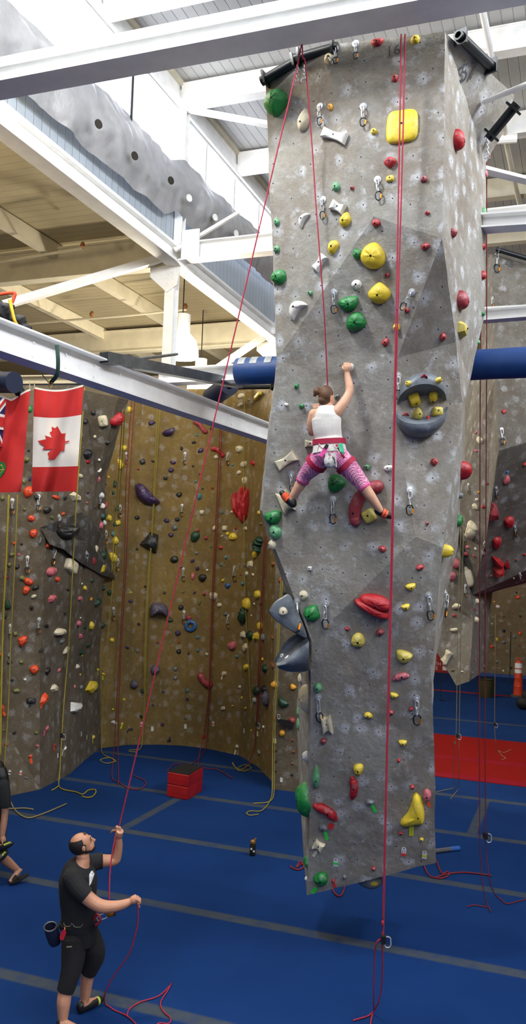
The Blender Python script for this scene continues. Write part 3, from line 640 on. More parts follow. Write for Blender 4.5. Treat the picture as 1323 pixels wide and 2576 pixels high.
# tower: u v w h rot shape colour key | label
T = '''697 262 58 68 0 d G t|big green hold at the tower's top left edge
829 150 24 30 20 d W t|cream hold just below the beam at the tower top
949 108 30 20 0 h R t|red hold tucked under the top beam, left of the twin ropes
1045 101 22 22 0 o Y t|yellow round hold under the top beam, right of the twin ropes
994 198 17 19 0 o R t|small red hold left of the twin ropes near the tower top
765 303 26 56 -12 t W t|tall cream half-moon hold left of the big yellow plate, at the belay rope
832 270 11 18 0 o A t|tiny amber hold between two chains near the tower top
843 343 54 26 -28 b w t|white bow-tie hold near the tower top
941 332 16 16 20 o Y t|tiny yellow hold just left of the big yellow plate
1012 320 76 84 -3 q Y t|big flat yellow square plate behind the twin ropes
982 410 28 28 0 d R t|red chalky hold just below the big yellow plate
1146 352 26 54 0 t R t|red half-dome hold high on the tower's right side
847 471 18 22 0 o g t|pale green hold in the upper middle of the tower face
886 474 11 10 0 w R t|tiny red hold right of the upper pale green hold
982 451 18 15 0 q Y t|small yellow block hold between two red holds below the plate
1067 452 16 18 0 o r t|dusty red hold right of the ropes, level with the small yellow block
852 523 40 26 -30 b w t|white bow-tie hold above the leaning yellow oval
870 553 24 38 -18 t Y t|leaning yellow oval hold below the white bow-tie
763 552 40 20 50 c w t|white curved hold left of the belay rope, upper tower
697 559 14 20 0 o g t|small green hold on the tower left edge, upper of two
947 561 18 20 0 o R t|red hold beneath the long chain, left of the ropes
1075 537 12 11 0 d R t|small red hold right of the ropes, above the darker facet
1137 586 12 24 0 o r t|red oval hold on the tower right side left of the I-beam
839 622 24 34 -20 o Y t|yellow oval hold above left of the small green hold
697 627 14 18 0 o g t|small green hold on the tower left edge, lower of two
899 639 22 28 0 o G t|green round hold touching the large yellow oval
939 645 54 68 12 o Y t|large yellow oval hold beside a green round hold
1070 620 20 17 0 o R t|red hold at the top of the dark right facet
806 662 42 22 48 b w t|white bow-tie hold on the belay rope line
703 698 34 40 0 o G t|green dome hold on the tower left edge
974 692 14 12 0 w R t|tiny red hold between the two large yellow holds
897 717 26 26 0 d w t|white rounded hold left of the lower large yellow dome
955 737 54 54 0 t Y t|large yellow dome hold, lower of the two big ones
878 765 50 38 12 h G t|upper of two dark green dome holds in the tower middle
781 738 12 14 20 w g t|tiny pale green hold above the white arch
746 776 54 34 40 c w t|white chunky arch hold near the left edge
1024 781 13 13 0 w R t|small red hold beside the slanting draw
1156 755 26 50 0 t r t|dark red half-dome hold on the tower right side, above the yellow cone
896 810 48 48 0 o G t|lower of two dark green dome holds in the tower middle
998 823 16 18 0 o Y t|small yellow hold behind the red rope, above the mouth
1157 830 22 46 0 v y t|yellow cone hold on the tower right side
970 861 16 20 -15 o R t|red hold left of the red rope, above the climber's hand
1113 848 17 22 0 d R t|red hold on the dark facet above the mouth
746 972 12 14 0 o G t|small green hold left of the climber's hair bun
720 1018 9 10 0 o w t|small white hold left of the climber
759 1022 13 14 0 o G t|small green hold just left of the climber's shoulder
881 925 17 22 -30 o w t|white hold gripped by the climber's raised hand
848 998 12 12 0 o S t|small grey hanger hold right beside the climber's face
782 1116 28 19 0 b W t|cream block hold left of the climber's waist
721 1159 56 28 32 b W t|cream bow-tie hold left of the climber's thigh
845 1218 44 46 -30 h G t|dark green half-dome hold below the climber
929 1298 32 34 30 q y t|yellow square hold under the red curved tube hold
924 1176 16 18 -20 w g t|small pale green hold right of the climber's thigh
977 1178 22 17 0 o w t|white oval hold right of the climber's thigh, beside the rope
1092 1163 20 20 0 d R t|red hold below the mouth-shaped volumes
1160 1182 26 48 0 o R t>|pinkish red dome on the tower's right edge
720 1262 26 60 24 b W t|cream bow-tie hold under the climber's left foot
688 1302 42 36 12 h G t|upper of two green holds at the widest left corner of the tower
694 1338 30 38 8 o g t|pale green hold, lower of two at the tower's widest corner
688 1370 13 28 0 o W t<|white hold edge-on at the left edge below the two green holds
962 1381 17 17 0 o R t|small red hold left of the rope, above the red lips
1074 1317 11 11 0 w r t|tiny dark red hold far right below the mouth
780 1430 10 10 0 q w t|tiny white nut hold alone on the lower left face
1056 1427 19 15 15 o R t|red hold right of the rope above the yellow half-moons
1114 1386 26 34 0 o Y t>|yellow dome at the tower's right edge, lower half
1033 1476 26 18 15 h Y t|upper of two yellow half-moon holds right of the rope
1020 1527 22 16 15 h Y t|lower of two yellow half-moon holds right of the rope
764 1498 22 26 0 d W t|cream hold left of the big green half-dome, lower tower
786 1541 36 46 -25 t G t|green half-dome hold beside a draw at the lower left edge
873 1582 15 13 0 w R t|small red hold above the yellow dome, lower tower
956 1590 22 17 20 o r t|dusty red hold below the big red lips
901 1610 37 36 0 o y t|yellow dome hold below left of the red lips
1015 1651 40 34 -15 h y t|yellow dome hold right of the rope, lower tower
1008 1702 36 18 18 k P t|pink bar-shaped hold right of the rope
800 1730 21 27 0 d g t|pale green hold above a draw near the lower left edge
823 1820 24 52 10 b W t|cream bow-tie hold standing upright beside a draw
991 1749 20 15 -15 h Y t|small yellow hold right of the rope, below the pink bar
927 1799 22 15 -8 o Y t|small yellow oval hold left of the rope, lower tower
984 1792 12 14 0 o r t|small dusty red hold just right of the rope
1034 1783 11 13 0 o R t|tiny red hold left of the lowest right draw
1013 1868 21 16 0 h Y t|small yellow half-moon right of the rope near the bottom
814 1864 18 16 30 d r t|dusty red hold below the upright cream bow-tie
1003 1913 11 12 0 w R t|tiny red hold below the small yellow half-moon
795 1953 19 66 0 t g t|long chalky green hold near the lower left edge
902 1934 25 31 -15 o Y t|yellow oval hold atop the long red hold
888 1981 20 64 0 k R t|long red bar hold under a yellow oval, low on tower
931 2017 20 15 15 o S t|grey-green hold with a bright green tape strip, right one
1037 1979 12 12 0 o R t|tiny red hold above the big yellow horn
1075 2000 20 34 0 o P t|pink hold with orange tape at the lower right
820 2040 66 26 -30 k R t|chalky red bar hold slanting low on the tower left
814 2080 22 20 0 o S t|grey-green round hold with a bright green tape strip, left one
802 2125 22 26 -25 b W t|cream hold with cream tape near the tower bottom
1008 2096 11 13 0 w R t|tiny red hold left of the yellow tape strips
1060 2111 10 11 0 o Y t|tiny yellow hold right of the yellow tape strips
808 2209 36 36 10 o G t|green dome hold at the tower's bottom left corner
839 2216 10 14 0 w R t|tiny red taped hold at the bottom edge
940 2184 13 12 0 o r t|dark red hold near the bottom edge by the rope
867 2205 11 12 0 o S t|small silver hold at the bottom edge
774 2168 10 30 0 o G t<|green hold edge-on at the lowest left edge
773 2210 7 11 0 o w t<|tiny white hold edge-on at the bottom left edge
774 1757 22 70 0 o W t<|tall cream half-moon sticking out of the lower left edge
773 1902 14 28 0 o w t<|white hold sticking out of the left edge
774 2010 29 86 0 o G t<|big green half-dome sticking out of the lower left edge
758 1707 9 24 0 o W t<|small cream hold under the lower grey fin
751 1790 5 24 0 o g t<|thin pale green hold at the far left edge, upper
752 1822 6 30 0 o g t<|thin pale green hold at the far left edge, lower
1214 533 8 22 0 o g t|pale green hold above the right I-beam on the tower side
1214 620 8 20 0 o R t>|red hold at the right edge just below the I-beam
1213 693 10 22 0 o R t|small red hold on the tower right side near the edge
1213 790 7 11 0 o G t|tiny green hold at the right edge above the lower beam
1200 861 8 12 0 o g t>|tiny pale hold at the right edge above the blue pad
1221 437 6 20 0 o P t>|small pink hold at the right edge below the angle bar
1156 1246 8 16 0 o S t|grey-green hold on the tower's narrow right side
1152 1310 11 32 0 o G t|long green hold on the tower's narrow right side'''
for ln in T.split('\n'):
    a, lb = ln.split('|'); f = a.split()
    hold(*map(float, f[:5]), f[5], f[6], f[7], lb)
def on(u, v, keys='t', off=0.):
    q = hit(u, v, keys)
    return q[0]+q[1]*off if q else None
def poly_hold(pts, H, col, keys, label, prof=None, apex=None, name='climbing_hold', m=None, cat='climbing hold', group=None, sm=180, nb=1):
    W = [on(u, v, keys) for u, v in pts]
    W = [w for w in W if w is not None]; n0 = len(W); c = sum(W, V())/n0
    nn = V()
    for i in range(n0): nn += (W[i]-c).cross(W[(i+1) % n0]-c)
    nn.normalize()
    if nn.dot(FW) > 0: nn = -nn
    if sm == 180: W = crv(W+[W[0]], 4)[:-1]
    if apex: a = on(*apex, keys)
    else: a = c
    rings = prof or [(1,-.02),(.985,.22),(.93,.46),(.82,.68),(.62,.87),(.35,.98)]
    n = len(W); vs = [a+(w-a)*s+nn*(H*z*(1+.1*noise.noise(w*9))) for s, z in rings for w in W]; vs.append(a+nn*H); m_ = len(rings)
    fs = [(i*n+k, i*n+(k+1) % n, (i+1)*n+(k+1) % n, (i+1)*n+k) for i in range(m_-1) for k in range(n)]+[((m_-1)*n+k, (m_-1)*n+(k+1) % n, m_*n) for k in range(n)]
    mb = MB().add(vs, fs)
    o = mb.build(name, m or hmat(col), None, smooth=sm); o.data.transform(Matrix.Translation(-c)); o.location = c
    setp(o, label, cat, group)
    for i in range(nb):
        q = a+nn*(H*.99)+(RT*.03*i if nb > 1 else V()); MB().lathe(q, nn, [(.009, 0), (.009, .006), (.0005, .006)], 8, caps=False).build('bolt', M_bolt, o)
    u, v = sum(p[0] for p in pts)/len(pts), sum(p[1] for p in pts)/len(pts)
    HOLDS.append([o, u, v, {'t':'t','r':'r'}.get(keys[0], 'l'), col, 'poly', 999, True])
    return o
GT = 'holds on the grey tower'
# --- mouth-shaped volumes
M_vol = mat('slate_fibreglass', '5F666E', .45, 0, .35, 6, .12, 30, .25)
def loft(rows, closedback=True):
    n = len(rows[0]); vs = [p for r in rows for p in r]; m = len(rows)
    fs = [(i*n+k, i*n+k+1, (i+1)*n+k+1, (i+1)*n+k) for i in range(m-1) for k in range(n-1)]
    return vs, fs
def arc3(a, m, b, n=22):
    out = []
    for i in range(n):
        t = i/(n-1)
        th = math.pi*t; c0 = ((a[0]+b[0])/2, (a[1]+b[1])/2)
        out.append(tuple(c0[k]+(a[k]-b[k])/2*math.cos(th)+(m[k]-c0[k])*math.sin(th) for k in (0, 1)))
    return out
def clam(A, B, C, pk, label, keys='t'):
    n = 22; a, b, c = arc3(*A), arc3(*B), arc3(*C)
    pa = [on(u, v, keys) for u, v in a]; pc = [on(u, v, keys, .0) for u, v in c]
    nn = hit((A[0][0]+A[2][0])/2, A[1][1], keys)[1]
    pb = []
    for i, (u, v) in enumerate(b):
        k = math.sin(math.pi*i/(n-1))**.6*pk; d = depth(on(u, v, keys)); pb.append(P(u, v, d-k))
    rows = []
    for j in range(8):
        s = j/7; e = math.sin(s*math.pi)*.3
        rows.append([x.lerp(y, s)-FW*(e*pk*math.sin(math.pi*i/(n-1)))+(x-z)*(e*.35) for i, (x, y, z) in enumerate(zip(pa, pb, pc))])
    for j in range(1, 6):
        s = j/5; rows.append([x.lerp(y, s)+FW*(.45*pk*math.sin(s*math.pi)*math.sin(math.pi*i/(n-1))) for i, (x, y) in enumerate(zip(pb, pc))])
    return thing('climbing_volume', MB().add(*loft(rows)), M_vol, label, 'climbing volume', 'mouth-shaped volumes on the tower', smooth=50)
up_ = clam(((999,1014),(1060,938),(1123,1004)), ((999,1016),(1063,966),(1123,1006)), ((1000,1019),(1062,1010),(1122,1008)), .24, 'upper half of the grey mouth-shaped volume with yellow teeth')
lo_ = clam(((995,1042),(1058,1102),(1127,1028)), ((995,1038),(1064,1066),(1127,1024)), ((997,1036),(1062,1032),(1125,1022)), .24, 'lower half of the grey mouth-shaped volume with yellow teeth')
def addsurf(key, objs):
    bm = bmesh.new()
    for o in objs:
        b2 = bmesh.new(); b2.from_mesh(o.data); off = len(bm.verts)
        vs = [bm.verts.new(v.co+o.location) for v in b2.verts]; b2.verts.index_update()
        for f in b2.faces:
            try: bm.faces.new([vs[v.index] for v in f.verts])
            except ValueError: pass
        b2.free()
    bm.normal_update(); SURF[key] = BVHTree.FromBMesh(bm); bm.free()
# --- grey fins on the lower left edge
def pxs(pts, d): return [P(u, v, d) for u, v in pts]
f1 = [(676,1537),(688,1517),(708,1503),(728,1496),(746,1531),(772,1602),(742,1592),(706,1570),(684,1551)]
fr = crv(pxs(f1, 8.78)+[P(*f1[0], 8.78)], 4)[:-1]; cc = sum(fr, V())/len(fr)
rows = [[p for p in crv(pxs(f1, 9.25)+[P(*f1[0], 9.25)], 4)[:-1]], [cc+(p-cc)*1.0 for p in fr], [cc+(p-cc)*.92-FW*.035 for p in fr], [cc+(p-cc)*.6-FW*.05 for p in fr], [cc+(p-cc)*.05-FW*.055 for p in fr]]
for r in rows: r.append(r[0])
fin1 = thing('climbing_volume', MB().add(*loft(rows)), M_vol, 'upper grey fin volume with one cream hold, on the lower left edge', 'climbing volume', 'fin volumes on the tower', smooth=50)
fit = lambda L: [crv([(x, y, 0) for x, y in L], 4)[i][:2] for i in range(21)]
Cc, Bb, Aa = fit([(764,1588),(735,1600),(715,1618),(702,1640),(694,1654),(692,1664)]), fit([(777,1614),(757,1630),(738,1648),(720,1660),(706,1668),(696,1672)]), fit([(777,1684),(765,1690),(745,1691),(725,1689),(709,1685),(700,1681)])
rows = [[P(u, v, 9.15) for u, v in Cc], [P(u, v, 8.95) for u, v in Cc]]
for j in range(1, 5): s = j/4; rows.append([P(a[0]*(1-s)+b[0]*s, a[1]*(1-s)+b[1]*s, 8.95-.2*s+.1*math.sin(s*math.pi)) for a, b in zip(Cc, Bb)])
for j in range(1, 7): s = j/6; rows.append([P(a[0]*(1-s)+b[0]*s, a[1]*(1-s)+b[1]*s, 8.75-.1*math.sin(s*math.pi)+.2*s) for a, b in zip(Bb, Aa)])
rows.append([P(u, v, 9.3) for u, v in Aa])
fin2 = thing('climbing_volume', MB().add(*loft(rows)), M_vol, 'lower grey scoop-shaped fin volume with two white spots, on the lower left edge', 'climbing volume', 'fin volumes on the tower', smooth=50)
addsurf('m', [up_, lo_, fin1, fin2])
for ln in '''1040 997 26 30 20 q Y .10|yellow square tooth hold at left in the upper mouth half
1091 989 24 30 -8 t Y .09|yellow pointed tooth hold at right in the upper mouth half
1049 1042 24 34 0 t y .10|tall yellow tooth hold at left in the lower mouth half
1099 1038 27 25 0 q y .09|rounded yellow tooth hold at right in the lower mouth half
1066 948 18 11 0 n R .03|red half-round hold on top of the upper mouth half
1027 965 17 14 35 o Y .03|yellow oval hold on the left of the upper mouth half
1101 958 15 15 -40 o Y .05|yellow hold on the right brow of the upper mouth half
1020 1042 18 9 0 n R .03|red half-round hold at left in the lower mouth half
1077 1053 10 8 0 o R .03|tiny red hold between the teeth of the lower mouth half
712 1538 21 23 0 o W .025|cream round hold on the upper grey fin
709 1649 10 12 -30 o w .01|left white spot hold on the lower grey fin
721 1653 10 15 -40 o w .01|right white spot hold on the lower grey fin'''.split('\n'):
    a, lb = ln.split('|'); f = a.split(); hold(*map(float, f[:5]), f[5], f[6], 't', lb, H=float(f[7]))
# --- big shaped holds of the tower
def tubehold(px, r, col, keys, label, group, lift=.4):
    pts = crv([on(u, v, keys, r*lift) for u, v in px], 5); n = len(pts)
    mb = MB().tube(pts, [r*(.95+.06*math.sin(i*.5)) for i in range(n)], 14); mb.ball(pts[0], r*.94); mb.ball(pts[-1], r*.97)
    o = mb.build('climbing_hold', hmat(col), None, smooth=180); o.data.transform(Matrix.Translation(-pts[0])); o.location = pts[0]
    setp(o, label, 'climbing hold', group)
    for t in (.25, .75):
        q = pts[int(n*t)]; nn = hit(*px[int(len(px)*t)], keys)[1]; MB().lathe(q+nn*(r*.93), nn, [(.01,0),(.01,.008),(.001,.008)], 8, caps=False).build('bolt', M_bolt, o)
    HOLDS.append([o, px[0][0], px[0][1], keys[0] if keys[0] in 'tr' else 'l', col, 'tube', 999, True]); return o
tubehold([(952,1224),(932,1230),(910,1246),(898,1270),(894,1294),(895,1308)], .066, 'r', 't', 'big red curved tube hold behind the climber\'s right calf', GT)
q = on(942, 1514, 't'); n_ = hit(942, 1514, 't')[1]; mb = MB()
for (u, v, w, h, ro, H) in ((946,1513,80,40,-14,.12),(937,1529,92,30,-24,.13)):
    p, n, d = hit(u, v, 't'); ax, ay, az = frame(n, ro); dome(mb, p, ax, ay, az, w/FPX*d, h/FPX*d, H, 'o', 3, (0, 0))
o = mb.build('climbing_hold', hmat('R', .15), None, smooth=180); o.data.transform(Matrix.Translation(-q)); o.location = q
setp(o, 'big red lips-shaped hold behind the red rope', 'climbing hold', GT); HOLDS.append([o, 940, 1523, 't', 'R', 'poly', 999, True])
MB().lathe(on(937,1524,'t')-FW*.135, -FW, [(.01,0),(.01,.006),(.001,.006)], 8, caps=False).build('bolt', M_bolt, o)
poly_hold([(1047,1993),(1060,2008),(1067,2035),(1067,2062),(1060,2070),(1036,2072),(1014,2077),(1007,2070),(1012,2058),(1026,2042),(1035,2018),(1039,1999)], .11, 'Y', 't', 'big yellow horn-shaped hold with two yellow tape strips, lower right', apex=(1052,2045), group=GT)
b = empty('climbing_volume', P(930, 2217, 9.6), 'dark grey bulge under the tower\'s bottom edge with a yellow hold', 'climbing volume')
MB().ball(P(930, 2212, 9.62), (.15, .12, .1)).build('bulge', M_vol, b, smooth=180)
q = empty('climbing_hold', P(938, 2222, 9.45), 'yellow hold on the dark bulge under the tower\'s bottom edge', 'climbing hold', GT)
MB().ball(P(938, 2221, 9.53), (.06, .04, .035)).build('grip', hmat('Y'), q, smooth=180)
# --- tape strips and route tags
TC = {'g':('bright green','2FE04E'),'r':('red','E0322A'),'o':('orange','FF5A22'),'y':('yellow','D8DC2A'),'w':('cream','D8CFB4'),'k':('dark','26262A'),'p':('pink','E0508A')}
TM = {}
def tape(u, v, w, h, rot, c, keys, label):
    p, n, d = hit(u, v, keys); ax, ay, az = frame(n, rot)
    if c not in TM: TM[c] = mat('tape_'+TC[c][0].replace(' ', '_'), TC[c][1], .6, 0, .05)
    thing('tape_strip', MB().box(p+az*.012, (w/FPX*d/2, h/FPX*d/2, .002), (ax, ay, az)), TM[c], label, 'tape', 'tape strips on the walls', smooth=0)
for ln in '''941 2033 8 21 28 g|green tape strip below the right grey-green hold
1079 2022 7 14 20 o|orange tape strip below the pink hold, lower right
833 2077 13 18 -20 r|red tape strip at the end of the chalky red bar hold
821 2101 8 25 15 g|green tape strip below the left grey-green hold
793 2146 7 19 -30 w|cream tape strip below the small cream hold near the bottom
1032 2087 5 30 0 y|left of two yellow tape strips below the yellow horn
1038 2087 5 30 0 y|right of two yellow tape strips below the yellow horn
791 2238 9 22 -32 g|green tape strip at the tower's bottom left corner
842 2226 7 11 15 r|red tape strip at the tower's bottom edge'''.split('\n'):
    a, lb = ln.split('|'); f = a.split(); tape(*map(float, f[:5]), f[5], 't', lb)
def text(s, size, p, ax, ay, m, parent, name, stencil=False, thick=.0):
    cu = bpy.data.curves.new('t', 'FONT'); cu.body = s; cu.size = size; cu.align_x = 'CENTER'; cu.align_y = 'CENTER'; cu.resolution_u = 4; cu.offset = thick
    ob = bpy.data.objects.new('t', cu); COL.objects.link(ob)
    dg = bpy.context.evaluated_depsgraph_get(); me = bpy.data.meshes.new_from_object(ob.evaluated_get(dg))
    bpy.data.objects.remove(ob); bpy.data.curves.remove(cu)
    off = parent_loc(parent); me.transform(Matrix((tuple(ax)+(0,), tuple(ay)+(0,), tuple(ax.cross(ay))+(0,), (0,0,0,1))).transposed())
    me.transform(Matrix.Translation(p-off)); me.materials.clear(); me.materials.append(m)
    o = bpy.data.objects.new(name, me); COL.objects.link(o); o.parent = parent; return o
M_tag = mat('white_tag_plastic', 'DADADA', .4, var=.02); M_ink = mat('black_ink', '141414', .6)
def tag(u, v, h, keys, band, txt, label, lean=0):
    p, n, d = hit(u, v, keys); ax, ay, az = frame(n, lean); s = h/FPX*d; w = s*.55
    e = empty('route_tag', p, label, 'tag', 'route tags on the walls')
    ol = [(-w/2,-s/2),(w/2,-s/2),(w/2,s*.28),(w*.3,s*.5),(-w*.3,s*.5),(-w/2,s*.28)]
    vs = [p+ax*x+ay*y+az*.012 for x, y in ol]+[p+ax*x+ay*y+az*.015 for x, y in ol]
    MB().add(vs, [(0,1,2,3,4,5)[::-1],(6,7,8,9,10,11)]+[(i,(i+1)%6,6+(i+1)%6,6+i) for i in range(6)]).build('plate', M_tag, e, smooth=0)
    MB().lathe(p+ay*(s*.36)+az*.0145, az, [(s*.07,0),(s*.07,.002),(.0005,.002)], 10, caps=False).build('screw', M_bolt, e)
    if band:
        if band not in TM: TM[band] = mat('tape_'+TC[band][0].replace(' ', '_'), TC[band][1], .6, 0, .05)
        MB().box(p-ay*(s*(.38 if txt else .12))+az*.0155, (w*.5, s*.14, .001), (ax, ay, az)).build('colour_band', TM[band], e, smooth=0)
    if txt: text(txt, s*.5, p-ay*(s*.03)+az*.0165, ax, ay, M_ink, e, 'lettering')
for u, v, h, b_, t_, lb in ((845,2168,22,'g','','white route tag with a green band, bottom left of the tower'), (1016,2140,22,'r','11','white route tag reading 11 with a red band, tower bottom'),
    (1068,2149,22,'y','','white route tag with a yellow band, tower bottom right')): tag(u, v, h, 't', b_, t_, lb)
for u, v, b_, lb in ((23,1943,'k','white and dark route tag at the foot of the left wall beside the walking person'), (51,1944,'r','white and red route tag at the foot of the left wall'),
    (203,1846,'','white route tag, left one of the pair under the white fin'), (217,1854,'y','route tag with a pale band, right one of the pair under the white fin'), (144,1900,'','white route tag low by the yellow rope on the left wall'),
    (383,1833,'','white route tag on the tan wall above the red box'), (467,1827,'','white route tag at the foot of the tan wall, middle'), (537,1820,'r','white and red route tag low on the tan wall'),
    (615,1838,'','white route tag low on the tan wall near its right end'), (649,1846,'y','white and yellow route tag low on the tan wall by the red ropes'), (708,1961,'','white route tag at the foot of the grey pillar'),
    (356,1821,'r','white and red route tag beside the belay rope, low on the tan wall'), (692,1863,'y','yellow route tag on the grey pillar beside the yellow ropes')):
    tag(u, v, 12, 'lbp', b_, '', lb)
# painted stencil numbers
TW = [o for o in COL.objects if o.name.startswith('climbing_tower')]
M_sten = mat('stencil_paint', '4A4E52', .9)
def paint(s, u, v, hpx, keys, rot, par, thick=.0):
    p, n, d = hit(u, v, keys); ax, ay, az = frame(n, rot); kk = max(.35, abs(ax.normalized().dot(RT)))
    text(s, hpx/FPX*d*1.35, p+az*.02, ax, ay, M_sten, par, 'painted_number', thick=thick)
paint('57', 1175, 181, 48, 't', 0, TW[0])
paint('16', 990, 131, 28, 't', 0, TW[0])
paint('46', 1280, 665, 19, 'r', 0, TW[1])
